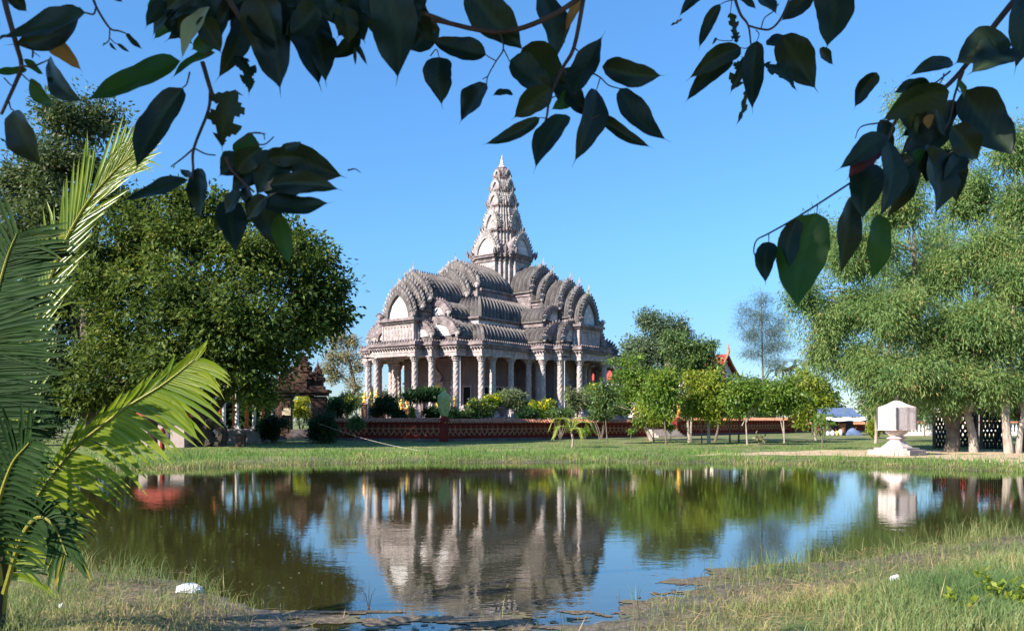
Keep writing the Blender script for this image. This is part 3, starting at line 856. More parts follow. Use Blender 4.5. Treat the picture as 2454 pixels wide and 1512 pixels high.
def unit(v): return v / (np.linalg.norm(v, axis=1)[:, None] + 1e-9)
def cards(P, D, Nn, ln, wd, fold=.0, curve=0.0):
    """leaf cards: base P, direction D, normal Nn; diamond of 4 verts"""
    S = unit(np.cross(D, Nn)); Nn = unit(np.cross(S, D))
    ln = np.asarray(ln)[:, None]; wd = np.asarray(wd)[:, None]
    m = P + D * ln * .45 + Nn * fold * wd
    V = np.stack([P, m + S * wd * .5, P + D * ln - np.array([0, 0, 1.]) * ln * curve, m - S * wd * .5], 1)
    n = len(P)
    F = np.arange(n * 4).reshape(n, 4)
    return V.reshape(-1, 3), F
def blades(P, H, lean, wd, rng):
    """grass blades as 2 stacked tapered segments"""
    n = len(P)
    a = rng.uniform(0, 2 * np.pi, n); f = rng.uniform(0, 2 * np.pi, n)
    dx = np.stack([np.cos(a), np.sin(a), np.zeros(n)], 1); s = np.stack([np.cos(f), np.sin(f), np.zeros(n)], 1) * wd[:, None] * .5
    up = np.array([0, 0, 1.])
    m = P + up * H[:, None] * .55 + dx * (lean * H * .3)[:, None]
    tip = P + up * (H * (1 - .25 * lean))[:, None] + dx * (lean * H)[:, None]
    V = np.stack([P - s, P + s, m + s * .8, tip, m - s * .8], 1).reshape(-1, 3)
    F4 = np.arange(n)[:, None] * 5
    return V, F4 + np.array([0, 1, 2, 4]), F4 + np.array([4, 2, 3])
def rdirs(n, rng, droop=0.0, up=0.0):
    v = rng.normal(size=(n, 3)); v = unit(v); v[:, 2] = v[:, 2] * (1 - abs(droop)) - droop + up
    return unit(v)
def crown(blobs, n, leaf, rng, clump=.5, per=26, droop=.25, fill=.35, flat=.0, hang=False, sub=0, umf=.42, tight=False):
    """leaf clusters spread through ellipsoid blobs (centre, radii, weight); shells denser than cores"""
    vol = np.array([b[2] if len(b) > 2 else (b[1][0] * b[1][1] * b[1][2]) ** (2 / 3) for b in blobs], float); vol /= vol.sum()
    ncl = max(1, n // per); Ps = []; Rn = []
    which = rng.choice(len(blobs), ncl, p=vol)
    cen = np.array([tuple(b[0]) for b in blobs])[which]; rad = np.array([b[1] for b in blobs])[which]
    d = unit(rng.normal(size=(ncl, 3))); r = np.where(rng.random(ncl) < fill, rng.random(ncl) ** .5 * .8, rng.uniform(.72, 1.06, ncl))
    if sub:
        # every blob is itself a set of boughs: lumps on its surface with gaps between them
        m_ = sub; lump_d = unit(rng.normal(size=(len(blobs), m_, 3))); lump_r = rng.uniform(.5, 1.0, (len(blobs), m_, 1)); lump_s = rng.uniform(*((.24, .42) if tight else (.28, .5)), (len(blobs), m_, 1))
        pick = rng.integers(0, m_, ncl)
        ld = lump_d[which, pick]; lr = lump_r[which, pick]; ls = lump_s[which, pick]
        C0 = cen + d * rad * r[:, None]
        C1 = cen + ld * rad * lr * .95 + d * rad * ls * rng.uniform(.5, 1.1, (ncl, 1))
        um = (rng.random(ncl) < umf)[:, None]
        C = np.where(um, C0, C1); d = unit(ld * .4 + d)
    else:
        C = cen + d * rad * r[:, None]
    k = per
    cs = clump * rng.uniform(.5, 1.35, ncl)
    off = rng.normal(size=(ncl, k, 3)) * (cs[:, None, None] * .5)
    off[:, :, 2] *= .7
    if hang: off[:, :, 2] = off[:, :, 2] * 1.5 - .3 * clump
    P = (C[:, None, :] + off).reshape(-1, 3)
    out = np.repeat(d, k, 0)
    D = unit(unit(off.reshape(-1, 3)) * .8 + rng.normal(size=(ncl * k, 3)) * .5 + out * .3 + np.array([0, 0, -droop]))
    Nn = unit(rng.normal(size=(ncl * k, 3)) * .8 + np.array([0, 0, 1.0]) + out * .4)
    ln = leaf[0] * rng.uniform(.6, 1.25, ncl * k); wd = leaf[1] * rng.uniform(.7, 1.2, ncl * k)
    V, F = cards(P, D, Nn, ln, wd, .12)
    rn = np.clip(np.repeat(rng.uniform(.05, .75, ncl), k) + rng.uniform(-.13, .13, ncl * k), 0, 1)
    sp = rng.random(ncl * k) < .04
    rn = np.where(sp, 1.0, rn)
    return V, F, np.repeat(rn, 4), C
def limb(a, b, r0, r1, rng, wob=.06, n=6):
    a = Vector(a); b = Vector(b); L_ = (b - a).length; pts = []; rr = []
    for i in range(n + 1):
        s = i / n; p = a.lerp(b, s)
        if 0 < i < n: p += Vector(rng.normal(size=3) * wob * L_ * .5)
        p.z += math.sin(s * math.pi) * L_ * .03
        pts.append(p); rr.append(r0 + (r1 - r0) * s ** .8)
    return tube(pts, rr, 7)
V_young = (1,)
def tree(name, label, cat, group, base, trunks, blobs, n, leaf, mat, bark, seed=1, per=26, clump=.5, droop=.25, fill=.35, hang=False, limbs=True, flowers=0, flmat=None, nlimb=99, kind_parts=('trunk', 'crown'), twigs=0, sub=12):
    """trunks: list of (points, radii) in world space; blobs: (centre, radii)"""
    rng = np.random.default_rng(seed)
    root = empty(name, base, 0, label, cat, group)
    mb = MB(); b0 = np.array(base)
    for pts, rr in trunks:
        pts = [Vector(p) - Vector(base) for p in pts]
        if len(pts) > 2:
            nn = 5; cp = catmull(pts, nn); rrr = list(np.interp(np.linspace(0, len(rr) - 1, len(cp)), range(len(rr)), rr))
        else: cp, rrr = pts, rr
        mb.add(*tube(cp, rrr, 9))
    if limbs:
        tops = [Vector(t[0][-1]) - Vector(base) for t in trunks]
        mids = [Vector(t[0][-1]) - Vector(base) for t in trunks] + [(Vector(t[0][-1]) * .5 + Vector(t[0][-2]) * .5) - Vector(base) for t in trunks]
        for i, b in enumerate(blobs[:nlimb]):
            c = Vector(b[0]) - Vector(base)
            s = min(mids, key=lambda q: (q - c).length)
            r = max(.02, trunks[0][1][-1] * .6)
            mb.add(*limb(s, c, r, r * .25, rng))
            for _ in range(3 + twigs):
                e = c + Vector(np.clip(rng.normal(size=3), -1.2, 1.2)) * b[1][0] * .4
                mb.add(*limb(s.lerp(c, rng.uniform(.4, .9)), e, r * .4, r * .1, rng))
    mb.build(kind_parts[0], bark, root)
    V, F, rn, C = crown(blobs, n, leaf, rng, clump, per, droop, fill, hang=hang, sub=sub, umf=.10 if hang else (.25 if len(V_young) and name == 'young_tree' else .42), tight=hang)
    MB().add(V - b0, F, 0, None, rn).build(kind_parts[1], mat, root)
    if flowers:
        top = C[C[:, 2] > np.quantile(C[:, 2], .55)]
        q = top[rng.integers(0, len(top), flowers)]
        P = np.repeat(q, 9, 0) + rng.normal(size=(flowers * 9, 3)) * .09
        V, F = cards(P, rdirs(len(P), rng, 0, .4), rdirs(len(P), rng, 0, .7), np.full(len(P), .12), np.full(len(P), .10))
        MB().add(V - b0, F, 0, None, np.repeat(rng.random(len(P)), 4)).build('flowers', flmat or L['flower'], root)
    return root
def pb(px, py, rpx, rpy, d, dd=0, depth=None, w_=None):
    """ellipsoid blob from its place and size in the frame at distance d"""
    s = d / FPX
    c = at(px, py, d + dd)
    return (c, (rpx * s, (depth if depth else rpx * s), rpy * s)) + ((w_,) if w_ else ())

# --- big broad-leaved tree, left bank (trunk twisted)
b = gp(500, 1071, 47); D0 = b.y + .5
tr = [([at(505, 1066, D0), at(492, 1030, D0), at(512, 1000, D0), at(486, 972, D0), at(505, 930, D0), at(500, 860, D0)], [.55, .42, .40, .36, .34, .25]),
      ([at(525, 1068, D0), at(532, 1030, D0), at(500, 1000, D0), at(522, 970, D0), at(560, 925, D0), at(610, 860, D0)], [.45, .3, .28, .28, .26, .2]),
      ([at(480, 1068, D0), at(470, 1010, D0), at(445, 985, D0), at(400, 960, D0), at(340, 900, D0)], [.32, .25, .22, .2, .16])]
bl = [pb(470, 560, 130, 75, D0), pb(330, 600, 120, 95, D0, 1), pb(610, 620, 120, 85, D0, -1), pb(740, 700, 85, 80, D0), pb(700, 590, 90, 55, D0, 2), pb(250, 700, 95, 90, D0, -1),
      pb(420, 720, 140, 110, D0, -2), pb(570, 760, 130, 90, D0, -3), pb(690, 800, 95, 60, D0, -1), pb(300, 830, 110, 80, D0, 0), pb(430, 870, 110, 70, D0, -3), pb(560, 880, 100, 62, D0, -2),
      pb(640, 872, 55, 42, D0, 0), pb(770, 770, 60, 50, D0, 1), pb(240, 920, 80, 45, D0, 1), pb(620, 945, 50, 35, D0, -2), pb(330, 500, 70, 45, D0, 2), pb(560, 510, 70, 45, D0, 1), pb(800, 690, 38, 42, D0), pb(430, 478, 48, 34, D0), pb(648, 540, 45, 36, D0, 1), pb(775, 618, 34, 30, D0), pb(815, 758, 26, 30, D0), pb(505, 470, 30, 22, D0, 1), pb(205, 620, 40, 40, D0), pb(200, 960, 70, 40, D0, 2), pb(340, 940, 90, 45, D0, 1), pb(440, 950, 60, 30, D0, 1)]
tree('broadleaf_tree', 'huge dark green broad-leaved tree with a twisted black trunk on the left bank', 'tree', None, b, tr, bl, 86000, (.34, .17), L['mango'], M['barkdark'], 11, 30, .75, .3, .25)
# --- taller tree behind it
b = gp(205, 1045); D1 = 52
b = Vector((xat(212, D1), D1, gzf(xat(212, D1), D1)))
tr = [([b, at(214, 900, D1), at(205, 700, D1), at(195, 500, D1), at(190, 330, D1)], [.55, .45, .38, .28, .12]), ([at(205, 640, D1), at(250, 480, D1), at(262, 380, D1)], [.25, .18, .1])]
bl = [pb(150, 290, 75, 60, D1, 0), pb(240, 290, 70, 55, D1, 1), pb(120, 390, 95, 60, D1, -1), pb(200, 400, 60, 55, D1, 0), pb(60, 450, 90, 80, D1, 1), pb(150, 500, 90, 60, D1, -1), pb(30, 560, 90, 80, D1, 0), pb(110, 620, 100, 80, D1, 0), pb(20, 720, 110, 110, D1, 0), pb(150, 740, 90, 80, D1, 1), pb(250, 440, 40, 40, D1, 0), pb(40, 880, 100, 90, D1, 0), pb(150, 880, 90, 70, D1, 0)]
tree('tall_tree', 'tall grey-green tree with an open crown at the far left, behind the palm', 'tree', None, b, tr, bl, 52000, (.32, .15), L['tall'], M['bark'], 12, 30, .8, .3, .2)
# pale trunk standing in front
b = gp(215, 1050)
tree('slender_tree', 'slender tree with a pale straight trunk at the left, under the big trees', 'tree', None, b, [([b, at(212, 1000, b.y), at(205, 950, b.y), at(206, 900, b.y)], [.24, .2, .17, .12])], [pb(215, 880, 60, 40, b.y), pb(180, 850, 50, 40, b.y), pb(255, 860, 50, 40, b.y)], 4500, (.28, .13), L['tall'], M['barkpale'], 13, 26, .6)

# --- right-hand trees with hanging narrow leaves
def rt(name, label, basepx, tr, bl, n, seed, bark, mat='acacia'):
    tree(name, label, 'tree', 'tall drooping trees on the right bank', basepx, tr, bl, int(n * 1.5), (.27, .052), L[mat], bark, seed, 44, .66, .7, .2, hang=True, sub=10)
b = gp(2280, 1083, 42); d = b.y
rt('drooping_tree', 'drooping tree with the thickest forked trunk, beside the white monument', b, [([b, at(2284, 1040, d), at(2272, 995, d), at(2240, 930, d), at(2200, 800, d), at(2190, 600, d)], [.40, .31, .27, .23, .18, .1]), ([at(2280, 1030, d), at(2300, 960, d), at(2330, 850, d), at(2340, 640, d)], [.34, .28, .2, .1])],
   [pb(2140, 480, 120, 90, d, 1), pb(2060, 600, 120, 95, d, 0), pb(2190, 260, 70, 60, d, 3), pb(2200, 380, 95, 80, d, 2), pb(2010, 740, 110, 90, d, 1), pb(2130, 740, 120, 90, d, -1), pb(2240, 640, 110, 100, d, 0), pb(2070, 860, 110, 70, d, 0), pb(2180, 880, 110, 70, d, -1.5), pb(2270, 800, 100, 90, d, -1), pb(2120, 960, 70, 35, d, 0), pb(2250, 930, 80, 50, d, -1), pb(1960, 560, 60, 60, d, 2), pb(1960, 830, 55, 60, d, 1), pb(1920, 700, 60, 60, d, 1)], 92000, 21, M['bark'])
b = gp(2334, 1084, 41); d = b.y
rt('drooping_tree', 'drooping tree with a pale leaning trunk, right of the thick forked one', b, [([b, at(2330, 1040, d), at(2318, 990, d), at(2310, 940, d), at(2330, 800, d), at(2350, 600, d)], [.24, .19, .17, .15, .12, .07])],
   [pb(2330, 460, 80, 80, d, 1), pb(2360, 600, 100, 80, d, 0), pb(2340, 760, 100, 80, d, -1), pb(2330, 900, 90, 60, d, -1), pb(2300, 330, 60, 60, d, 2), pb(2380, 930, 60, 45, d, 0)], 36000, 22, M['barkpale'])
b = gp(2418, 1086, 40); d = b.y
rt('drooping_tree', 'drooping tree with a pale straight trunk near the right edge', b, [([b, at(2412, 1030, d), at(2410, 980, d), at(2420, 900, d), at(2430, 700, d)], [.24, .19, .17, .15, .08]), ([at(2440, 1088, d), at(2446, 1030, d), at(2452, 990, d), at(2440, 920, d)], [.17, .13, .11, .08])],
   [pb(2430, 350, 80, 80, d, 1), pb(2440, 480, 80, 80, d, 1), pb(2440, 640, 90, 90, d, 0), pb(2430, 800, 90, 80, d, 0), pb(2430, 920, 80, 50, d, 0), pb(2520, 700, 90, 200, d, 0)], 38000, 23, M['barkpale'])
b = gp(2462, 1082, 44); d = b.y
rt('drooping_tree', 'drooping tree with a dark trunk cut by the right edge', b, [([b, at(2458, 1000, d), at(2440, 960, d), at(2470, 800, d)], [.42, .36, .32, .2])], [pb(2500, 600, 110, 200, d, 2), pb(2480, 880, 90, 90, d, 2), pb(2400, 720, 60, 80, d, 3)], 14000, 24, M['barkdark'])
b = gp(2440, 1060, 50); d = 56
b = Vector((xat(2330, d), d, gzf(xat(2330, d), d)))
rt('drooping_tree', 'dark drooping tree standing behind the tyre climbing frame', b, [([b, at(2330, 980, d), at(2340, 800, d)], [.35, .3, .2])], [pb(2250, 560, 130, 160, d), pb(2400, 520, 120, 200, d), pb(2130, 650, 130, 150, d), pb(2300, 800, 200, 120, d), pb(2090, 860, 110, 100, d)], 26000, 25, M['barkdark'])

# --- young trees along the lawn, right of centre
YG = 'young trees planted on the lawn before the red wall'
def yt(label, bx, by, topx, topy, blobs, n=2600, r=.05, mat='young', bark='bark', seed=0, lean=0, extra=None, leaf=(.27, .10), d=None, grp=YG, name='young_tree', flowers=0):
    b_ = gp(bx, by) if d is None else Vector((xat(bx, d), d, gzf(xat(bx, d), d)))
    dd = b_.y
    tr_ = [([b_, at((bx + topx) / 2 + lean, (by + topy) / 2, dd), at(topx, topy, dd)], [r * 1.4, r, r * .7])]
    if extra:
        for (x0, y0, x1, y1, rr_) in extra: tr_.append(([at(x0, y0, dd), at(x1, y1, dd)], [rr_, rr_ * .6]))
    rg = np.random.default_rng(900 + seed)
    ex = []
    for q in blobs:
        for _ in range(3):
            a_ = rg.uniform(0, 6.28); k_ = rg.uniform(.28, .5)
            ex.append((q[0] + math.cos(a_) * q[2] * 1.35, q[1] + math.sin(a_) * q[3] * 1.2, q[2] * k_, q[3] * k_))
    blobs = [(q[0], q[1], q[2] * .82, q[3] * .85) for q in blobs] + ex
    tree(name, label, 'tree' if name != 'sapling' else 'sapling', grp, b_, tr_, [pb(q[0], q[1], q[2] * 1.32, q[3] * 1.3, dd) for q in blobs], int(n * .95), leaf, L[mat], M[bark], 100 + seed, 16, .42, .7, .5, flowers=flowers)
yt('thin straight young tree left of the leaning one, with a small round crown', 1456, 1065, 1450, 985, [(1449, 955, 22, 24), (1462, 940, 16, 16)], 1700, .035, 'mid', seed=1)
yt('young tree with a leaning pale trunk and wide bushy crown beside the temple', 1562, 1056, 1538, 990, [(1510, 900, 42, 34), (1530, 940, 50, 34), (1490, 945, 38, 28), (1545, 985, 32, 18), (1500, 870, 26, 26), (1560, 920, 30, 30)], 8500, .12, 'young', 'barkpale', seed=2, lean=-3)
yt('small light green young tree right of the leaning trunk', 1567, 1060, 1563, 1005, [(1566, 990, 22, 22), (1580, 1000, 14, 14)], 1500, .035, 'youngy', seed=3)
yt('young tree with thin trunk and yellow-tipped crown left of the tall pale-trunked pair', 1597, 1066, 1591, 985, [(1590, 940, 34, 34), (1610, 960, 28, 24), (1575, 920, 28, 24), (1600, 905, 26, 20)], 5200, .045, 'young', seed=4, flowers=30)
yt('tallest young tree with two pale trunks in the middle of the row', 1652, 1060, 1645, 960, [(1650, 880, 44, 44), (1640, 830, 40, 36), (1672, 850, 34, 30), (1625, 880, 30, 40), (1660, 930, 34, 30), (1690, 890, 24, 30)], 9500, .09, 'mid', 'barkpale', seed=5, extra=[(1655, 1061, 1658, 975, .09)])
yt('thin young tree just right of the two pale trunks', 1682, 1064, 1680, 1000, [(1680, 985, 26, 22), (1668, 970, 18, 18)], 1700, .035, 'youngy', seed=6)
yt('young tree with dense yellow-green crown and a thick pale trunk', 1699, 1064, 1697, 985, [(1690, 930, 36, 34), (1700, 960, 40, 32), (1676, 950, 28, 28), (1708, 925, 24, 24), (1682, 908, 24, 18), (1700, 995, 30, 12)], 8000, .09, 'youngy', 'barkpale', seed=7)
yt('young tree with a dark kinked trunk behind the yellow-green one', 1714, 1058, 1722, 980, [(1722, 945, 22, 22), (1730, 960, 24, 22)], 3000, .07, 'mid', 'bark', seed=8, lean=4)
yt('straight young tree right of the dense yellow-green one', 1749, 1063, 1749, 980, [(1750, 948, 32, 28), (1768, 935, 24, 22), (1735, 960, 24, 22)], 4800, .05, 'mid', seed=9)
yt('short dark-trunked young tree leaning towards a propped branch', 1770, 1060, 1772, 1010, [(1775, 965, 22, 22), (1785, 940, 22, 22)], 1800, .05, 'mid', seed=10)
yt('young tree with a forked pale trunk near the wall end', 1791, 1067, 1787, 1005, [(1790, 950, 36, 26), (1770, 960, 24, 20), (1810, 945, 24, 22), (1790, 925, 26, 18)], 4200, .045, 'young', 'barkpale', seed=11, extra=[(1788, 1012, 1804, 985, .04), (1778, 1020, 1788, 1000, .035)])
yt('spreading young tree with a V-shaped pale trunk at the wall end', 1880, 1062, 1877, 990, [(1860, 950, 40, 26), (1890, 940, 40, 26), (1840, 955, 26, 22), (1910, 955, 28, 24), (1870, 925, 30, 18)], 6500, .05, 'young', 'barkpale', seed=12, extra=[(1879, 1045, 1868, 995, .045)])
yt('young tree with thin bare lower branches left of the market stall', 1955, 1055, 1945, 990, [(1930, 950, 34, 40), (1950, 920, 34, 30), (1915, 985, 24, 24), (1960, 960, 24, 30)], 6200, .06, 'youngy', 'barkpale', seed=13, extra=[(1950, 1035, 1932, 1000, .035), (1952, 1035, 1972, 990, .035)])
yt('thin young tree standing alone in front of the stall', 1971, 1076, 1969, 1020, [(1968, 1008, 12, 14)], 260, .03, 'young', seed=14)
yt('young tree behind the white monument under the drooping canopy', 2216, 1045, 2215, 1000, [(2216, 980, 26, 24)], 1500, .05, 'mid', seed=15)
SG = 'knee-high saplings on the far lawn'
for i, (lab, bx, by, tx, ty, n, mt_) in enumerate([('small sapling with a pale thin stem before the red wall', 1510, 1064, 1512, 1028, 60, 'young'), ('bushy-topped small sapling by the stone steps of the wall', 1607, 1060, 1606, 1020, 160, 'young'), ('tiny sapling at the edge of the lawn near the sandy path', 1822, 1074, 1820, 1048, 70, 'bare'),
        ('small sapling with broad leaves right of the little coconut palm', 1401, 1062, 1402, 1030, 160, 'young'), ('small sapling at the base of the wall left of the little coconut palm', 1337, 1050, 1330, 1025, 90, 'shrub'), ('reddish sapling beside the tree with the forked trunk', 1966, 1050, 1964, 1030, 60, 'bare')]):
    b_ = gp(bx, by)
    tree('sapling', lab, 'sapling', SG, b_, [([b_, at((bx + tx) / 2 + 1, (by + ty) / 2, b_.y), at(tx, ty, b_.y)], [.025, .02, .012])], [pb(tx, ty, 9, 8, b_.y), pb(tx + 5, ty + 5, 7, 6, b_.y)], n, (.26, .12), L[mt_], M['bark'], 300 + i, 10, .2, .5, .6)
# leafless propped fork
b_ = gp(2099, 1062)
rt_ = empty('bare_tree', b_, 0, 'leafless forked pale trunk between the stall and the monument', 'tree')
mb = MB(); dd = b_.y
for p_, r_ in (([(2099, 1064), (2100, 1030), (2098, 1005)], (.13, .09, .08)), ([(2101, 1035), (2112, 1012), (2122, 998)], (.08, .06, .05)), ([(2098, 1005), (2080, 985), (2062, 965), (2050, 958)], (.06, .05, .04, .02)), ([(2122, 998), (2130, 985), (2138, 978)], (.05, .03, .02)), ([(2121, 999), (2110, 985), (2104, 975)], (.04, .03, .02))):
    mb.add(*tube([at(x, y, dd) - b_ for x, y in p_], r_, 8))
mb.build('trunk', M['barkpale'], rt_)

# --- trees behind the walls
def bgtree(label, cx, cy, rx, ry, d, n, mat, seed, bark='bark', leaf=(.42, .2), nb=9, name='background_tree', clump=.7, top=None, grp='trees standing behind the temple enclosure'):
    rng = np.random.default_rng(seed)
    b_ = Vector((xat(cx, d), d, gzf(xat(cx, d), d)))
    bl_ = [pb(cx + rng.uniform(-.55, .55) * rx, cy + rng.uniform(-.6, .6) * ry, rx * rng.uniform(.32, .5), ry * rng.uniform(.3, .45), d, rng.uniform(-1, 1)) for _ in range(nb)] + [pb(cx, cy, rx * .55, ry * .6, d)]
    tree(name, label, 'tree', grp, b_, [([b_, at(cx + rx * .05, (cy + HY) / 2 + 10, d), at(cx, cy, d)], [.35, .28, .18])], bl_, n, leaf, L[mat], M[bark], seed + 1, 24, clump, .3, .3)
b_ = Vector((xat(1600, 104), 104, .7)); d = 104
tree('background_tree', 'large grey-green tree rising behind the red roofs right of the temple', 'tree', 'trees standing behind the temple enclosure', b_, [([b_, at(1595, 950, d), at(1590, 860, d), at(1575, 790, d)], [.5, .4, .35, .2])],
     [pb(1560, 770, 34, 28, d), pb(1590, 790, 40, 34, d), pb(1632, 790, 24, 28, d), pb(1520, 830, 30, 26, d), pb(1560, 840, 50, 40, d), pb(1610, 840, 40, 36, d), pb(1540, 880, 34, 26, d), pb(1600, 900, 30, 30, d), pb(1505, 850, 18, 18, d), pb(1660, 830, 34, 24, d), pb(1690, 850, 24, 24, d)], 30000, (.36, .17), L['far'], M['bark'], 41, 24, .8, .3, .3)
b_ = Vector((xat(1829, 92), 92, .7)); d = 92
tree('casuarina_tree', 'thin feathery casuarina tree seen against the sky', 'tree', None, b_, [([b_, at(1828, 900, d), at(1826, 800, d), at(1824, 705, d)], [.12, .10, .07, .02])],
     [pb(1824, 715, 24, 22, d), pb(1820, 760, 42, 30, d), pb(1850, 790, 38, 30, d), pb(1800, 800, 36, 30, d), pb(1838, 830, 46, 26, d), pb(1870, 825, 30, 22, d), pb(1806, 850, 36, 22, d), pb(1778, 775, 22, 22, d), pb(1785, 740, 20, 20, d), pb(1850, 870, 40, 16, d), pb(1872, 770, 22, 26, d)], 15000, (.5, .028), L['casu'], M['bark'], 42, 34, .75, .35, .7, twigs=5)
b_ = Vector((xat(818, 86), 86, .6)); d = 86
tree('sparse_tree', 'sparse grey tree with thin foliage left of the temple', 'tree', None, b_, [([b_, at(838, 960, d), at(850, 930, d), at(838, 870, d), at(830, 820, d)], [.28, .24, .2, .15, .06]), ([at(850, 930, d), at(810, 890, d), at(790, 850, d)], [.12, .09, .04])],
     [pb(810, 810, 30, 24, d), pb(845, 820, 26, 24, d), pb(795, 850, 26, 24, d), pb(830, 860, 36, 28, d), pb(858, 880, 22, 30, d), pb(800, 900, 26, 26, d), pb(850, 920, 24, 20, d), pb(785, 880, 20, 20, d)], 6800, (.26, .12), L['bare'], M['bark'], 43, 20, .5, .3, .5, twigs=3, flowers=26)
bgtree('dark green tree far behind the gate, right of the sparse one', 905, 960, 60, 40, 118, 5000, 'far', 51)
bgtree('far tree behind the brown gate on its left side', 660, 930, 70, 60, 96, 6500, 'far', 52)
bgtree('far tree behind the shrine at the left', 560, 960, 70, 60, 90, 6000, 'mid', 53)
bgtree('far tree behind the little white building', 380, 960, 90, 60, 88, 6500, 'mid', 54)
bgtree('far tree at the left edge behind the tall tree', 60, 960, 120, 70, 84, 7500, 'mid', 55)
bgtree('low far tree between the casuarina and the drooping trees', 1905, 925, 60, 34, 110, 5000, 'far', 56)
bgtree('low rounded far tree beneath the casuarina', 1822, 932, 40, 24, 104, 3500, 'casu', 57)
bgtree('low far tree just right of the red gabled roof', 1795, 945, 36, 30, 98, 3500, 'mid', 58)
bgtree('dense far tree behind the wall end and stall', 1975, 950, 60, 50, 96, 6500, 'mid', 59)
bgtree('low far tree just right of the temple portico', 1480, 955, 40, 44, 100, 4000, 'mid', 60)
bgtree('dark far tree behind the stall and monument', 2110, 965, 90, 50, 80, 7500, 'mid', 61)
bgtree('dark far tree behind the tyre frame at the right edge', 2400, 960, 120, 60, 82, 8000, 'mid', 62)
bgtree('dark far tree between the young trees and the red roof', 1650, 960, 50, 44, 92, 5000, 'mid', 63)
bgtree('low far tree behind the V-shaped young tree', 1850, 968, 60, 30, 88, 4000, 'mid', 64)
# far treeline as one mass
rng = np.random.default_rng(5)
bl = [(Vector((x, 230 + rng.uniform(-20, 40), 1 + rng.uniform(0, 2))), (rng.uniform(8, 14), 8, rng.uniform(5, 9))) for x in np.arange(-190, 200, 9)]
V, F, rn, C = crown(bl, 30000, (1.6, .9), rng, 1.8, 20, .2, .3)
tag(MB().add(V, F, 0, None, rn).build('treeline', L['far']), 'low far-off line of trees on the horizon', 'trees', kind='stuff')

# --- palms
def frond(mb_r, mb_l, pts, ln, wd, n, rng, hangf=.5, side_angle=.9, plane=None, rad=.02, prof=None, sides=(-1, 1), lift=0, seg=3):
    """feather frond: rachis through pts, leaflets on both sides"""
    cp = catmull(pts, 8); Ls = len(cp)
    mb_r.add(*tube(cp, [rad * (1 - .8 * i / (Ls - 1)) for i in range(Ls)], 6))
    Vs = []; Fs = []; rn = []
    for i in range(n):
        s = .12 + .88 * (i / (n - 1)); f = s * (Ls - 1); j = min(Ls - 2, int(f)); p = cp[j].lerp(cp[j + 1], f - j); t = (cp[j + 1] - cp[j]).normalized()
        side = t.cross(Vector(plane) if plane else Vector((0, 0, 1)))
        if side.length < 1e-3: side = Vector((1, 0, 0))
        side.normalize()
        for sd_ in sides:
            k = math.sin(min(1, s * 1.15 + .12) * math.pi * .86) ** .6 if prof is None else prof(s)
            l = ln * k * rng.uniform(.80, 1.08) * (rng.uniform(.45, .8) if rng.random() < .07 else 1)
            ang = side_angle * (1 - .45 * s) + rng.normal() * (.13 if rng.random() < .18 else .05)
            if rng.random() < .035: continue
            d0 = (side * sd_ * math.sin(ang) + t * math.cos(ang) + Vector((0, 0, lift))).normalized()
            q = p.copy(); w0 = wd * rng.uniform(.85, 1.15); nrm = d0.cross(t); nrm.normalize(); wdir = d0.cross(nrm).normalized()
            if not wdir.length: wdir = t
            row = []; hf = hangf * rng.uniform(.6, 1.3) + (.9 if rng.random() < .06 else 0)
            for c in range(seg + 1):
                u = c / seg; ww = w0 * (math.sin(min(1, u * .9 + .16) * math.pi) ** .7) * .5 * (1 if c < seg else .05)
                row.append((q - wdir * ww, q + nrm * ww * .5 * sd_, q + wdir * ww))
                dd_ = (d0 + Vector((0, 0, -hf)) * u * 1.2).normalized()
                q = q + dd_ * (l / seg)
            b0 = len(Vs)
            for a in row: Vs += [tuple(x) for x in a]
            for c in range(seg):
                o_ = b0 + c * 3
                Fs += [(o_, o_ + 1, o_ + 4, o_ + 3), (o_ + 1, o_ + 2, o_ + 5, o_ + 4)]
            rv = float(np.clip(rng.uniform(.2, .75) + (.25 if s > .85 else 0), 0, 1))
            rn += [rv * .8] * (3 * seg) + [min(1, rv + .35)] * 3
    mb_l.add(Vs, np.array(Fs), 0, None, rn)
def palm(name, label, base, height, nf, fl, ll, mat, seed, group=None, trunk_r=.14, wd=.05, nl=26):
    rng = np.random.default_rng(seed)
    root = empty(name, base, 0, label, 'palm tree', group)
    top = Vector((rng.uniform(-.2, .2), 0, height))
    if height > .3: MB().add(*tube(catmull([(0, 0, -.1), (rng.uniform(-.1, .1), 0, height * .5), top], 5), [trunk_r] * 10 + [trunk_r * .8], 9)).build('trunk', M['barkpale'], root)
    for i in range(nf):
        a = i * 2.4 + rng.uniform(-.2, .2); el = rng.uniform(.15, 1.25)
        h = Vector((math.cos(a), math.sin(a), 0))
        pts = [top, top + h * fl * .3 * math.cos(el) + Vector((0, 0, fl * .35 * math.sin(el) + .1)), top + h * fl * (.35 + .35 * math.cos(el)) + Vector((0, 0, fl * .45 * math.sin(el))), top + h * fl * (.45 + .5 * math.cos(el)) + Vector((0, 0, fl * (.45 * math.sin(el) - .3)))]
        a_, b2 = MB(), MB(); frond(a_, b2, pts, ll, wd, nl, rng, .5, rad=.03)
        f_ = b2.build('frond', L[mat], root)
        a_.build('rachis', M['wrap'] if mat != 'palmfar' else M['barkpale'], f_)
    return root
b_ = gp(1371, 1072)
palm('coconut_sapling', 'small coconut palm with a yellowing trunk on the lawn before the red wall', b_, .9, 9, 1.9, .45, 'youngy', 70, None, .06, .045, 22)
palm('coconut_palm', 'far coconut palm with a ball of fronds left of its taller neighbour', Vector((xat(1886, 120), 120, .7)), 8.0, 12, 3.6, 1.0, 'palmfar', 71, 'far coconut palms behind the right lawn', .2, .12, 20)
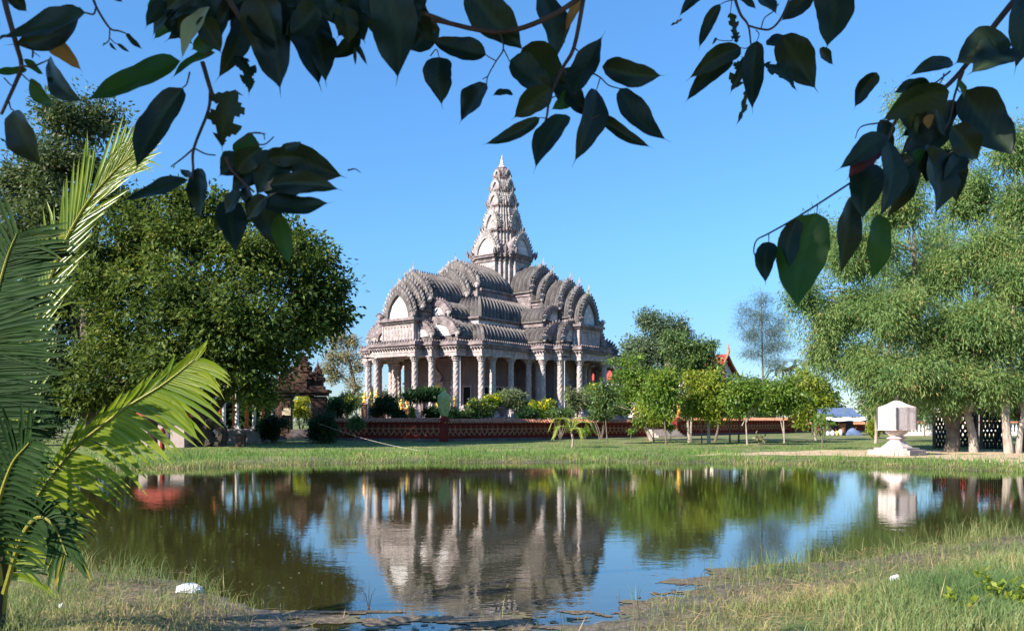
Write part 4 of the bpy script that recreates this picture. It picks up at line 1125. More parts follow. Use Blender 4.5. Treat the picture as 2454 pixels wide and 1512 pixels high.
palm('coconut_palm', 'far coconut palm with upright fronds, right one of the pair', Vector((xat(1932, 112), 112, .7)), 8.2, 12, 4.2, 1.0, 'palmfar', 72, 'far coconut palms behind the right lawn', .2, .12, 20)
palm('coconut_palm', 'far coconut palm behind the lamp post left of the temple', Vector((xat(866, 125), 125, .7)), 4.0, 11, 3.4, 1.0, 'palmfar', 73, 'far coconut palms behind the right lawn', .2, .12, 20)
for o_ in COL.objects:
    if o_.get('label', '').startswith('far coconut palm behind the lamp'): del o_['group']

# --- bushes of the enclosure
def bush(name, label, cx, cy, rx, ry, d, n, mat, seed, leaf=(.2, .09), flowers=0, cat='bush', grp=None, stems=5, clump=.25, bark='bark', nb=7, base_y=None, fill=.4, droop=.2, per=14, flmat=None):
    rng = np.random.default_rng(seed)
    if d is None: b_ = gp(cx, base_y if base_y else cy + ry); d = b_.y
    else:
        b_ = Vector((xat(cx, d), d, gzf(xat(cx, d), d)))
    bl_ = [pb(cx + rng.uniform(-.6, .6) * rx, cy + rng.uniform(-.55, .55) * ry, rx * rng.uniform(.45, .65), ry * rng.uniform(.42, .6), d, rng.uniform(-.4, .4)) for _ in range(nb)] + [pb(cx, cy + ry * .1, rx * .6, ry * .65, d)]
    if d is not None and d < 70 and d > 61: cy += 5; ry *= 1.25; rx *= 1.15; n = int(n * 1.35)
    tr_ = []
    for k in range(stems):
        e = at(cx + rng.uniform(-.7, .7) * rx, cy + rng.uniform(-.3, .3) * ry, d)
        b2 = b_ + Vector((rng.uniform(-.12, .12), 0, 0)); tr_.append(([b2, b2.lerp(e, .5) + Vector((rng.uniform(-.1, .1), 0, .05)), e], [.05, .035, .02]))
    return tree(name, label, cat, grp, b_, tr_, bl_, n, leaf, L[mat], M[bark], seed + 500, per, clump, droop, fill, limbs=False, flowers=flowers, kind_parts=('stems', 'foliage'), flmat=flmat, sub=8)
bush('flowering_bush', 'dark bush with yellow flowers, just right of the brown gate and behind the wall', 825, 968, 42, 30, 68, 5200, 'mid', 80, flowers=60)
bush('dark_bush', 'rounded dark green bush between the golden figures and the frangipani', 920, 972, 32, 28, 64, 4800, 'shrub', 81)
bush('frangipani', 'dark frangipani with bare forked limbs left of the wrapped statue', 1010, 945, 52, 16, 64, 3400, 'shrub', 82, (.34, .11), stems=7, bark='bark')
bush('topiary', 'small bright green cone-shaped shrub at the foot of the frangipani', 987, 990, 9, 20, 63, 2200, 'youngy', 83, (.08, .05), stems=1, clump=.12, nb=5)
bush('flowering_bush', 'dark green bush topped with yellow flowers, left of the grey frangipani', 1150, 975, 36, 22, 64, 4200, 'mid', 84, flowers=40)
bush('flowering_bush', 'yellow-flowered bush touching the grey frangipani on its left', 1178, 962, 22, 20, 64.5, 2800, 'young', 85, flowers=110)
bush('frangipani', 'grey-green frangipani with bare pale limbs in front of the temple columns', 1227, 955, 40, 24, 65, 4200, 'frang', 86, (.34, .075), stems=9, bark='barkpale', fill=.5)
bush('flowering_bush', 'bright yellow-flowered bush right of the grey frangipani', 1297, 980, 36, 24, 65, 5200, 'young', 87, flowers=190)
bush('frangipani', 'thin frangipani in front of the right lamp post', 1385, 955, 34, 30, 66, 2600, 'frang', 88, (.34, .075), stems=7, bark='barkpale', fill=.5)
bush('flowering_bush', 'tall flowering bush with a yellow top by the right portico columns', 1415, 950, 24, 34, 67, 3600, 'young', 89, flowers=90)
bush('flowering_bush', 'yellow-flowered bush seen through the opening of the brown gate', 722, 972, 30, 32, 72, 4600, 'youngy', 90, flowers=90)
bush('dark_bush', 'large dark bush left of the brown gate steps', 655, 1020, 36, 34, None, 6200, 'shrub', 91, base_y=1062, clump=.3)
bush('dark_bush', 'large dark bush right of the brown gate steps', 772, 1024, 36, 34, None, 6200, 'shrub', 92, base_y=1062, clump=.3)
bush('dark_bush', 'dark bush spilling over the wall just right of the gate', 800, 975, 20, 28, 63, 2600, 'shrub', 93)
bush('small_tree', 'small bright green tree on a thin stem before the sunlit piece of red wall', 853, 1012, 19, 16, None, 1700, 'mid', 94, base_y=1060, stems=1, cat='tree')
bush('yellow_bush', 'yellow-green bush between the stall and the white monument', 2097, 1028, 16, 22, None, 2600, 'youngy', 95, base_y=1050, stems=3)
bush('dark_bush', 'dark bush behind the young trees at the middle of the wall', 1825, 990, 30, 24, 84, 3200, 'shrub', 96)
bush('dark_bush', 'dark bush at the far left behind the palm', 60, 1030, 90, 36, None, 6000, 'shrub', 97, base_y=1068, clump=.35)
bush('dark_bush', 'dark bush below the slender pale trunk', 250, 1035, 60, 26, None, 5000, 'shrub', 98, base_y=1066, clump=.35)
bush('flowering_bush', 'yellow-green bush inside the enclosure left of the golden statue', 1545, 985, 34, 20, 74, 3000, 'young', 99, flowers=30)
bush('leafy_bush', 'leafy bush behind the stone steps inside the enclosure', 1660, 985, 30, 18, 78, 2400, 'mid', 100)
bush('leafy_bush', 'leafy bush inside the enclosure right of the temple corner', 1475, 980, 28, 20, 72, 2600, 'mid', 101)

for i, (px, rx, mt_, lab) in enumerate([(1040, 26, 'shrub', 'low dark shrub behind the wall under the left columns'), (1095, 24, 'shrub', 'low dark shrub behind the wall right of the wrapped statue'), (1120, 26, 'mid', 'low green shrub behind the wall under the corner column'), (1260, 26, 'shrub', 'low dark shrub between the grey frangipani and the bright yellow bush'), (1345, 28, 'mid', 'low green shrub at the foot of the right lamp post'), (1440, 30, 'mid', 'low green shrub right of the tall flowering bush'), (955, 24, 'shrub', 'low dark shrub below the golden figures')]):
    bush('low_shrub', lab, px, 992, rx, 13, 63.5, 2000, mt_, 130 + i)
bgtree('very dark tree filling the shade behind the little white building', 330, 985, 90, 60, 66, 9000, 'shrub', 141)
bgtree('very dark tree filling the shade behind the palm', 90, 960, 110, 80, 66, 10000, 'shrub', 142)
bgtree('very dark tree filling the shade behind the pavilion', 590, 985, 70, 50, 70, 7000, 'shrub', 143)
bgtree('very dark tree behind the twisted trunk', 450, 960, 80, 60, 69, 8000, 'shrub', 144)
# ---------------------------------------------------------------- enclosure wall, gate, shrines
def wall_frame(p0, p1):
    p0 = Vector(p0); p1 = Vector(p1); v = p1 - p0; v.z = 0
    return p0, v.length, math.atan2(v.y, v.x)
def relief_figure(mb, x, y, z, h, flip=1):
    """little dancer pulling on the serpent: body, head, bent legs, arms"""
    f = flip
    def seg(a, b, r0, r1): mb.add(*tube([(x + a[0] * h * f, y, z + a[1] * h), (x + b[0] * h * f, y - .01, z + b[1] * h)], [r0 * h, r1 * h], 5))
    seg((0, .42), (.06, .78), .10, .09); mb.add(*lathe([(.01, -.07 * h), (.075 * h, 0), (.01, .09 * h)], 6, x + .08 * h * f, y)[:1] and (lathe([(.01, z + .84 * h), (.075 * h, z + .92 * h), (.01, z + 1.04 * h)], 6, x + .08 * h * f, y)))
    seg((0, .42), (.25, .22), .09, .07); seg((.25, .22), (.18, .0), .07, .05)
    seg((0, .42), (-.16, .2), .09, .07); seg((-.16, .2), (-.36, .02), .07, .05)
    seg((.05, .72), (.38, .62), .05, .04)
def encl_wall(label, p0, p1, h, posts=(), figs=True, pitch=.44, bands=1, tag_group='segments of the red temple enclosure wall'):
    p0, Ln, rz = wall_frame(p0, p1)
    root = empty('enclosure_wall', p0, rz, label, 'wall', tag_group)
    mb = MB()
    z0 = -.5
    mb.add(*bbox(0, Ln, -.02, .34, z0, .30)); mb.add(*bbox(0, Ln, .06, .28, .30, h - .22))
    mb.build('wall_body', M['red'], root)
    mb = MB(); mb.add(*bbox(-.01, Ln + .01, -.06, .38, .27, .33)); mb.add(*bbox(-.01, Ln + .01, -.03, .35, .37, .41)); mb.add(*bbox(-.01, Ln + .01, .0, .34, h - .30, h - .25)); mb.add(*bbox(-.01, Ln + .01, -.05, .39, h - .24, h - .16))
    mb.build('moulding', M['red'], root)
    mb = MB(); mb.add(*bbox(-.01, Ln + .01, -.025, .365, z0, .22)); mb.build('plinth', M['dplinth'], root)
    # tiled coping: row of half-round tiles
    mb = MB(); n = int(Ln / .26)
    mb.add(*xprism([(-.16, h - .16), (.17, h + .03), (.50, h - .16)], 0, Ln))
    for i in range(n):
        x = (i + .5) * Ln / n
        mb.add(*tube([(x, -.2, h - .15), (x, .17, h + .07)], .075, 7)); mb.add(*tube([(x, .54, h - .15), (x, .17, h + .07)], .075, 7))
    mb.add(*tube([(0, .17, h + .08), (Ln, .17, h + .08)], .05, 6))
    mb.build('coping_tiles', M['tile'], root)
    if figs:
        mb = MB(); n = int(Ln / pitch); hh = (h - .78)
        for i in range(n):
            relief_figure(mb, (i + .5) * Ln / n, .03, .43, hh, 1 if (i // 8) % 2 else -1)
        mb.add(*tube([(0.1, .02, .43 + hh * .60), (Ln - .1, .02, .43 + hh * .62)], .045, 6))
        mb.build('figure_relief', M['redrelief'], root)
    mb = MB()
    for x in posts:
        mb.add(*bbox(x - .26, x + .26, -.12, .44, z0, h - .12)); mb.add(*bbox(x - .31, x + .31, -.17, .49, .2, .3)); mb.add(*bbox(x - .31, x + .31, -.17, .49, h - .32, h - .26))
        mb.add(*bbox(x - .34, x + .34, -.2, .52, h - .12, h)); mb.add(*bbox(x - .27, x + .27, -.13, .45, h, h + .08))
        for k in range(3): mb.add(*kite((x - .16 + k * .16, -.19, h - .06), (0, -.3, 1), .26, .16, .05, (0, 1, 0)))
    if posts: mb.build('pillar', M['red'], root)
    return root
W0 = gp(1060, 1057, 58); W1 = gp(1590, 1047, 68); W1b = gp(1618, 1046, 68); W2 = gp(1893, 1038, 80)
def gnd(v): return Vector((v.x, v.y, gzf(v.x, v.y)))
W0 = gnd(at(1060, 1057, 58)); WL = gnd(at(785, 1055, 62.5)); W1 = gnd(at(1588, 1046, 71)); W1b = gnd(at(1622, 1045, 72)); W2 = gnd(at(1893, 1038, 83))
LV = Vector((0, 0, 0))
def lev(a, z): a = a.copy(); a.z = z; return a
encl_wall('red enclosure wall with serpent-pulling figures, left stretch running from the brown gate to the corner pillar', lev(WL, .42), lev(W0, .42), 1.55, (), True, .46)
encl_wall('red enclosure wall with serpent-pulling figures, middle stretch from the corner pillar to the stone steps', lev(W0, .42), lev(W1, .52), 1.5, (.15, (W1 - W0).length - .1))
encl_wall('red enclosure wall with serpent-pulling figures, right stretch beyond the stone steps', lev(W1b, .58), lev(W2, .66), 1.5, (.15, (W2 - W1b).length - .1))
p_ = gnd(at(1893, 1036, 83.4)); W3 = gnd(at(2460, 1030, 92))
encl_wall('plain low wall continuing behind the market stall', lev(p_, .66), lev(gnd(at(2120, 1034, 90)), .66), 1.0, (), False)
# wrapped statue on the corner pillar
r_ = empty('wrapped_statue', W0 + Vector((.1, .2, 1.5)), .1, 'statue wrapped in green cloth standing on the corner pillar of the red wall', 'statue')
MB().add(*lathe([(.30, .42 - .42), (.34, .1), (.22, .2), (.20, .3)], 12)).build('pedestal', M['red'], r_)
rings = []
for i in range(22):
    s = i / 21; z = .28 + s * 1.75; r = (.22 + .22 * math.sin(min(1, s * 1.1) * math.pi * .75)) * (1 if s < .82 else max(.1, 1 - (s - .82) * 4.6)); r += .012 * math.sin(s * 60)
    t_ = np.arange(16) * 2 * math.pi / 16
    rings.append(np.stack([(r * 1.05) * np.cos(t_), r * .8 * np.sin(t_) * (1 + .06 * np.sin(t_ * 3 + s * 9)), np.full(16, z)], 1))
MB().add(*loft(rings)).build('cloth_wrap', M['wrap'], r_)
MB().add(*tube(catmull([(0, 0, 1.95), (.03, 0, 2.15), (-.02, 0, 2.3), (.02, 0, 2.42)], 4), [.08, .07, .06, .05, .06, .05, .05, .04, .04, .03, .03, .02, .02], 7)).build('tied_tip', M['wrap'], r_)

# stone steps at the opening in the wall
sp_ = gnd(at(1606, 1049, 69)); r_ = empty('stone_steps', sp_, R(25), 'low stone steps at the opening in the red wall', 'steps')
mb = MB()
for k in range(4): mb.add(*bbox(-1.3 + .0 * k, 1.3, -.2 + k * .32, 1.6, -.3 if k == 0 else k * .16 - .01, .16 * (k + 1)))
mb.build('treads', M['plinth'], r_)

# lamp posts
def lamp(label, px, d, ytop, rz=0, panel=True):
    b_ = Vector((xat(px, d), d, gzf(xat(px, d), d))); r_ = empty('lamp_post', b_, rz, label, 'lamp post', 'thin solar lamp posts around the temple')
    h = EYE + (HY - ytop) / FPX * d - b_.z
    MB().add(*lathe([(.075, 0), (.07, 1.2), (.05, 1.25), (.042, h)], 10)).add(*lathe([(.14, 0), (.14, .06), (.08, .12)], 10)).build('pole', M['metal'], r_)
    mb = MB(); mb.add(*box(0, 0, h + .05, 1.0, .36, .06)); mb.add(*box(0, 0, h + .01, .3, .2, .06)); mb.build('lamp_head', M['blackbar'], r_)
lamp('lamp post left of the temple, against the sky', 881.5, 66, 859, .2)
lamp('lamp post in front of the temple, left of the corner column', 1103, 64, 855, .4)
lamp('lamp post in front of the right portico', 1353, 66, 856, .8)
lamp('thin white post among the young trees, left one', 1575, 76, 906, .1)
lamp('thin white post rising behind the tallest young tree', 1641, 76, 940, .1)

# golden statues
def golden(label, px, d, yb, yt_, rz=0, kneel=False, ped=.3):
    zb = EYE + (HY - yb) / FPX * d; h = (yb - yt_) / FPX * d; x = xat(px, d)
    z0 = gzf(x, d); r_ = empty('golden_statue', (x, d, z0), rz, label, 'statue', 'golden figures in the temple garden')
    b0 = zb - z0; s = h / 1.85 if not kneel else h / 1.25
    mb = MB(); mb.add(*lathe([(.42 * s, 0), (.42 * s, b0 * .5), (.34 * s, b0 * .6), (.34 * s, b0 - .1), (.44 * s, b0 - .06), (.44 * s, b0 + .01)], 8, rot=R(22.5))); mb.build('pedestal', M['tile'], r_)
    # one skinned body
    me = bpy.data.meshes.new('body')
    if not kneel:
        vs = [(0, 0, .92), (0, 0, 1.18), (0, 0, 1.42), (0, .0, 1.54), (0, -.01, 1.68), (0, 0, 1.80), (0, 0, 1.94),
              (.19, 0, 1.42), (.27, -.03, 1.16), (.13, -.2, 1.12), (-.19, 0, 1.42), (-.27, -.03, 1.16), (-.13, -.2, 1.2),
              (.09, 0, .5), (.09, 0, .08), (.10, -.12, .02), (-.09, 0, .5), (-.09, 0, .08), (-.10, -.12, .02)]
        es = [(0, 1), (1, 2), (2, 3), (3, 4), (4, 5), (5, 6), (2, 7), (7, 8), (8, 9), (2, 10), (10, 11), (11, 12), (0, 13), (13, 14), (14, 15), (0, 16), (16, 17), (17, 18)]
        rd = [.17, .16, .17, .065, .115, .075, .02, .075, .06, .05, .075, .06, .05, .11, .085, .05, .11, .085, .05]
    else:
        vs = [(0, .05, .28), (0, 0, .52), (0, 0, .74), (0, 0, .86), (0, -.01, 1.0), (0, 0, 1.11), (0, 0, 1.24), (.19, 0, .74), (.24, -.1, .52), (.03, -.24, .66), (-.19, 0, .74), (-.24, -.1, .52), (-.03, -.24, .66),
              (.14, -.28, .14), (.12, .22, .08), (-.14, -.28, .14), (-.12, .22, .08)]
        es = [(0, 1), (1, 2), (2, 3), (3, 4), (4, 5), (5, 6), (2, 7), (7, 8), (8, 9), (2, 10), (10, 11), (11, 12), (0, 13), (13, 14), (0, 15), (15, 16)]
        rd = [.19, .16, .16, .065, .115, .07, .02, .07, .055, .05, .07, .055, .05, .10, .07, .10, .07]
    me.from_pydata([tuple(c * s for c in v) for v in vs], es, [])
    o_ = bpy.data.objects.new('body', me); COL.objects.link(o_); o_.parent = r_; o_.location = (0, 0, b0); me.materials.append(M['gold'])
    sk = o_.modifiers.new('skin', 'SKIN')
    for i, r in enumerate(rd): me.skin_vertices[0].data[i].radius = (r * s, r * s)
    me.skin_vertices[0].data[0].use_root = True
    o_.modifiers.new('sub', 'SUBSURF').levels = 1; sk.use_smooth_shade = True; o_.modifiers['sub'].render_levels = 1
    # robe and headdress
    mb = MB()
    if not kneel:
        mb.add(*lathe([(.20 * s, .10 * s), (.17 * s, .35 * s), (.19 * s, .7 * s), (.185 * s, .95 * s), (.14 * s, 1.05 * s)], 14)); zz = 1.72
    else: zz = 1.02
    mb.add(*lathe([(.12 * s, zz * s), (.10 * s, (zz + .08) * s), (.05 * s, (zz + .14) * s), (.06 * s, (zz + .17) * s), (.01 * s, (zz + .32) * s)], 10))
    mb.build('robe_and_crown', M['gold'], r_, loc=(0, 0, b0), smooth=True)
golden('standing golden statue among the young trees right of the temple', 1627, 74, 993, 948)
golden('standing golden statue before the left portico columns', 951, 66, 985, 943)
golden('small golden statue at the far end of the red wall', 1903, 84, 1000, 968)
golden('golden statue half hidden by the leaning young tree', 1522, 72, 998, 972)
golden('golden statue between the columns left of the wrapped statue', 1090, 67, 980, 948)
for i, (px, yb, yt_, lab) in enumerate([(874, 968, 938, 'leftmost kneeling golden figure beside the left lamp post'), (888, 975, 940, 'kneeling golden figure just right of the left lamp post'), (903, 968, 936, 'third kneeling golden figure from the left lamp post'), (962, 985, 955, 'kneeling golden figure right of the standing one by the portico'), (918, 972, 946, 'kneeling golden figure nearest the dark rounded bush'), (975, 980, 952, 'kneeling golden figure beside the topiary')]):
    golden(lab, px, 68 + i * .4, yb, yt_, .2 * i, True)
# leaning orange banner
p_ = Vector((xat(1046, 65), 65, 1.4))
r_ = empty('banner', p_, .2, 'narrow orange-red cloth hanging beside the portico column', 'banner')
mb = MB(); V = []; 
for i in range(10):
    z = 1.5 - i * .17; V += [(-.12 + .02 * math.sin(i) + i * .03, .03 * math.sin(i * 1.3), z), (.1 + .03 * i, .04 * math.cos(i), z)]
mb.add(V, [(2 * i, 2 * i + 1, 2 * i + 3, 2 * i + 2) for i in range(9)]); mb.build('cloth', M['banner'], r_)
MB().add(*tube([(-.15, 0, -.6), (-.2, 0, 1.6)], .03, 6)).build('pole', M['metal'], r_)

# --- brown gate
g0 = gp(722, 1050, 50); gd_ = g0.y
sc_ = gd_ / FPX
gate = empty('temple_gate', (xat(722, gd_), gd_, g0.z), R(6), 'dark brown carved gate with an arched opening and tiered towers on top', 'gate')
def gx_(px): return (px - 722) * sc_
def gz_(py): return EYE + (HY - py) * sc_ - g0.z
pier = MB()
for s in (-1, 1):
    o_ = MB()
    x0, x1 = s * gx_(722 + 24), s * gx_(722 + 58)
    o_.add(*bbox(x0, x1, -.5, .9, -.3, gz_(950))); o_.add(*bbox(min(x0, x1) - .1, max(x0, x1) + .1, -.6, 1.0, -.3, .35)); o_.add(*bbox(min(x0, x1) - .05, max(x0, x1) + .05, -.55, .95, gz_(958), gz_(953)))
    o_.add(*bbox(min(x0, x1) + .15, max(x0, x1) - .15, -.56, -.48, .5, gz_(965))); o_.add(*kite(((x0 + x1) / 2, -.6, 1.2), (0, 0, 1), .9, .5, .1, (0, 1, 0)))
    o_.build('gate_pier', M['gate'], gate)
    w_ = MB(); xw0, xw1 = s * gx_(722 + 58), s * gx_(722 + 78); w_.add(*bbox(xw0, xw1, .1, .6, -.3, gz_(1012))); w_.add(*bbox(xw0, xw1, 0, .7, gz_(1012), gz_(1008))); w_.build('side_wall', M['gate'], gate)
mb = MB()
hw = gx_(722 + 26); zt = gz_(950); zb_ = gz_(962)
arc = [(hw * math.cos(a), zb_ + (gz_(943) - .05 - zb_) * math.sin(a)) for a in np.linspace(math.pi, 0, 11)]
mb.add(*prism([(-hw - .05, zb_), *[(x, z) for x, z in arc], (hw + .05, zb_), (hw + .05, gz_(941)), (-hw - .05, gz_(941))][::-1], -.45, .85))
mb.build('arch', M['gate'], gate)
mb = MB()
mb.add(*bbox(gx_(660), gx_(784), -.75, 1.15, gz_(948), gz_(941))); mb.add(*bbox(gx_(655), gx_(790), -.9, 1.3, gz_(941), gz_(934)))
mb.add(*bbox(gx_(668), gx_(776), -.6, 1.0, gz_(934), gz_(925)))
mb.build('lintel', M['gate'], gate)
def prang(cx, w_, y0, y1, n=5):
    mb = MB(); z0, z1 = gz_(y0), gz_(y1); H_ = z1 - z0; z = z0; w = w_
    for k in range(n):
        h = H_ * (.30, .23, .18, .14, .1, .08)[k]
        mb.add(*box(cx, .2, z + h * .35, w, w, h * .7)); mb.add(*box(cx, .2, z + h * .8, w * 1.18, w * 1.18, h * .18)); mb.add(*box(cx, .2, z + h * .94, w * 1.05, w * 1.05, h * .1))
        for sx, sy in ((-1, -1), (1, -1), (1, 1), (-1, 1), (0, -1), (0, 1), (-1, 0), (1, 0)):
            mb.add(*kite((cx + sx * w * .55, .2 + sy * w * .55, z + h * .9), (sx * .15, sy * .15, 1), h * .8, w * .34, w * .1, (sx, sy, .1) if (sx or sy) else (0, 1, 0)))
        z += h; w *= .78
    mb.add(*lathe([(w * .6, z), (w * .65, z + .1), (w * .3, z + .3), (w * .12, z + .5), (.01, z + .75)], 10, cx, .2))
    mb.build('spire', M['gate'], gate)
prang(gx_(722), 1.5, 925, 852); prang(gx_(684), .85, 925, 880); prang(gx_(760), .85, 925, 880)
mb = MB(); mb.add(*bbox(gx_(706), gx_(738), -.72, -.2, gz_(934), gz_(915))); mb.add(*kite((0, -.75, gz_(918)), (0, 0, 1), 1.0, 1.2, .12, (0, 1, 0))); mb.build('gable', M['gate'], gate)
MB().add(*bbox(gx_(680), gx_(700), -.68, -.63, gz_(995), gz_(978))).build('notice_board', M['sign'], gate)
mb = MB()
for k in range(5): mb.add(*bbox(gx_(699), gx_(746), -1.8 + k * .32, .3, -.4, .14 * (k + 1)))
tag(mb.build('gate_steps', M['dplinth'], None, loc=gate.location), 'grey stone steps leading up to the brown gate', 'steps').rotation_euler = (0, 0, R(6))
mb = MB()
for k in range(2): mb.add(*bbox(gx_(614 + k * 6), gx_(706 - k * 4), -3.6 + k * .5, -2.2, -.4, .12 * (k + 1)))
tag(mb.build('stone_ledge', M['dplinth'], None, loc=gate.location), 'low dark stone ledge in front of the gate and pavilion', 'ledge')

# --- pavilion with white columns left of the gate
pv = gp(575, 1062, 50); d = pv.y; s_ = d / FPX
pav = empty('pavilion', (xat(575, d), d, pv.z), R(3), 'open pavilion with pale columns on a stepped cream base, under the big tree', 'pavilion')
Z = lambda py: EYE + (HY - py) * s_ - pv.z
hw = 47 * s_
mb = MB(); mb.add(*bbox(-hw - .1, hw + .1, -.1, 3.4, -.4, Z(1052))); mb.add(*bbox(-hw, hw, 0, 3.3, Z(1052), Z(1038))); mb.add(*bbox(-hw - .1, hw + .1, -.1, 3.4, Z(1038), Z(1032))); mb.add(*bbox(-hw + .1, hw - .1, .1, 3.2, Z(1032), Z(1028))); mb.build('base', M['plinth'], pav)
for x in (-42, -11, 30):
    for y in (.4, 2.9):
        mb = MB(); mb.add(*box(x * s_, y, Z(1024), .34, .34, .2)); mb.add(*lathe([(.13, Z(1022)), (.12, Z(930)), (.17, Z(926)), (.17, Z(922))], 12, x * s_, y)); mb.build('column', M['whitewall'] if y < 1 else M['orange'], pav)
mb = MB(); mb.add(*bbox(-hw, hw, .2, 3.1, Z(922), Z(915))); mb.add(*prism([(-hw - .2, Z(915)), (hw + .2, Z(915)), (0, Z(880))][::-1], 0, 3.3)); mb.build('roof', M['redroof'], pav)
# white gate tower with orange trim behind the trunk
pv = gp(509, 1048, 52); d = pv.y + .5; s_ = d / FPX
tw_ = empty('shrine', (xat(509, d), d, pv.z), R(0), 'narrow white shrine with orange trim, partly hidden by the twisted trunk', 'shrine')
MB().add(*bbox(-17 * s_, 17 * s_, 0, 1.6, -.4, Z(945))).build('wall', M['whitewall'], tw_)
mb = MB()
for s in (-1, 1): mb.add(*bbox(s * 17 * s_ - .12, s * 17 * s_ + .08, -.08, .2, -.4, Z(945)))
mb.add(*bbox(-19 * s_, 19 * s_, -.15, 1.75, Z(945), Z(938))); mb.add(*bbox(-22 * s_, 22 * s_, -.25, 1.85, Z(938), Z(934)))
mb.build('trim', M['orange'], tw_)
mb = MB(); mb.add(*prism([(-20 * s_, Z(934)), (20 * s_, Z(934)), (6 * s_, Z(918)), (0, Z(880)), (-6 * s_, Z(918))][::-1], .1, 1.5)); mb.build('roof', M['orange'], tw_)
# little whitewashed building
pv = gp(386, 1072, 50); d = pv.y; s_ = d / FPX
hb = empty('small_building', (xat(386, d), d, pv.z), R(-4), 'small whitewashed building with a red roof behind the palm frond', 'building')
Z = lambda py: EYE + (HY - py) * s_ - pv.z
mb = MB(); mb.add(*bbox(-.2, 57 * s_, 0, 3, -.4, Z(1000))); mb.add(*bbox(-56 * s_, -34 * s_, 0, 3, -.4, Z(995))); mb.add(*bbox(-56 * s_, 57 * s_, 2.6, 3, -.4, Z(1000))); mb.build('wall', M['shadewall'], hb)
MB().add(*bbox(6 * s_, 20 * s_, -.06, .0, .2, Z(1020))).build('door', M['wood'], hb)
mb = MB(); mb.add(*prism([(-62 * s_, Z(996)), (62 * s_, Z(1000)), (20 * s_, Z(972)), (-20 * s_, Z(970))][::-1], -.5, 3.3)); mb.build('roof', M['redroof'], hb)
MB().add(*lathe([(.12, -.3), (.12, .9), (.18, .95), (.05, 1.2)], 10)).build('red_post', M['red'], None, loc=tuple(gp(389, 1079)))
tag(COL.objects['red_post'], 'short red post in front of the small whitewashed building', 'post')
p_ = gp(577, 1070)
mb = MB().add(*box(0, 0, .3, .5, .4, .7)).add(*box(0, 0, .66, .56, .46, .06)); mb.build('red_box', M['gate'], None, loc=tuple(p_)); tag(COL.objects['red_box'], 'dark red box standing in front of the pavilion base', 'box')

# --- red-roofed buildings behind
def gable_house(label, px0, px1, yeave, yridge, d, rz, wmat, depth, base=True, group='red-roofed temple buildings'):
    x0, x1 = xat(px0, d), xat(px1, d); cx = (x0 + x1) / 2; hw = (x1 - x0) / 2; z0 = gzf(cx, d)
    r_ = empty('temple_hall', (cx, d, z0), rz, label, 'building', group)
    ze = EYE + (HY - yeave) / FPX * d - z0; zr = EYE + (HY - yridge) / FPX * d - z0
    MB().add(*prism([(-hw * .86, -.3), (hw * .86, -.3), (hw * .86, ze), (0, zr - .3), (-hw * .86, ze)][::-1], 0, depth)).build('wall', M[wmat], r_)
    th = .22; mb = MB()
    for s in (-1, 1):
        a = (s * (hw + .3), ze - .3); b = (0, zr); nx = -(b[1] - a[1]) * s; nz = abs(b[0] - a[0]); l = math.hypot(nx, nz); o_ = (-nx / l * th, nz / l * th)
        n = 18
        poly = [a, b, (b[0], b[1] + th), (a[0] + o_[0], a[1] + o_[1])]
        mb.add(*prism(poly if s < 0 else poly[::-1], -.6, depth + .6))
        for k in range(int((depth + 1) / .5)):
            y = -.5 + k * .5; mb.add(*tube([(a[0] + o_[0], y, a[1] + o_[1]), (b[0], y, b[1] + th)], .06, 5))
    mb.build('roof', M['redroof'], r_)
    mb = MB()
    for s in (-1, 1): mb.add(*tube([(s * (hw + .4), -.62, ze - .3), (s * hw * .5, -.62, (ze + zr) / 2 - .05), (0, -.62, zr + .15)], .13, 6)); mb.add(*tube(catmull([(s * (hw + .4), -.62, ze - .3), (s * (hw + .75), -.62, ze - .2), (s * (hw + .9), -.62, ze + .25)], 4), [.12] * 4 + [.1, .08, .06, .05, .03], 6))
    mb.add(*tube(catmull([(0, -.62, zr + .1), (.05, -.75, zr + .7), (-.05, -.65, zr + 1.2), (.15, -.8, zr + 1.7)], 5), [.16] * 5 + [.13] * 5 + [.1, .08, .06, .05, .04, .02], 7))
    mb.build('bargeboard', M['tile'], r_)
    mb = MB()
    for k in range(3): mb.add(*bbox(-hw * .5 + k * hw * .5 - .35, -hw * .5 + k * hw * .5 + .35, -.06, .02, .8, 2.6))
    mb.build('window', M['wood'], r_)
gable_house('temple hall with a steep red gable and pale edges, right of the young trees', 1700, 1772, 898, 853, 112, R(35), 'cream', 10)
gable_house('temple hall with a small red roof rising behind the leaning young tree', 1515, 1580, 905, 864, 108, R(50), 'cream', 9)
gable_house('low red-roofed pavilion among the young trees', 1700, 1745, 940, 915, 96, R(38), 'cream', 4)
gable_house('long pale hall with a red roof behind the tyre frame at the right edge', 2330, 2560, 950, 895, 84, R(4), 'cream', 8)
# --- balustrade behind the monument
p0 = gnd(at(2140, 1036, 74)); p1 = gnd(at(2480, 1036, 74)); p0, Ln, rz = wall_frame(p0, p1)
bal = empty('balustrade', p0, rz, 'long white balustrade with pink rails behind the monument', 'balustrade')
MB().add(*bbox(0, Ln, 0, .4, -.3, .35)).build('base', M['cream'], bal); MB().add(*bbox(0, Ln, 0, .3, 1.12, 1.28)).build('rail', M['tile'], bal)
mb = MB()
for i in range(int(Ln / .32)): mb.add(*lathe([(.05, .35), (.09, .5), (.1, .62), (.05, .8), (.05, 1.0), (.08, 1.12)], 7, .16 + i * .32, .15))
mb.build('balusters', M['whitewall'], bal)
for x in np.arange(0, Ln, 3.2): MB().add(*bbox(x - .2, x + .2, -.05, .4, -.3, 1.4)).build('post', M['cream'], bal)

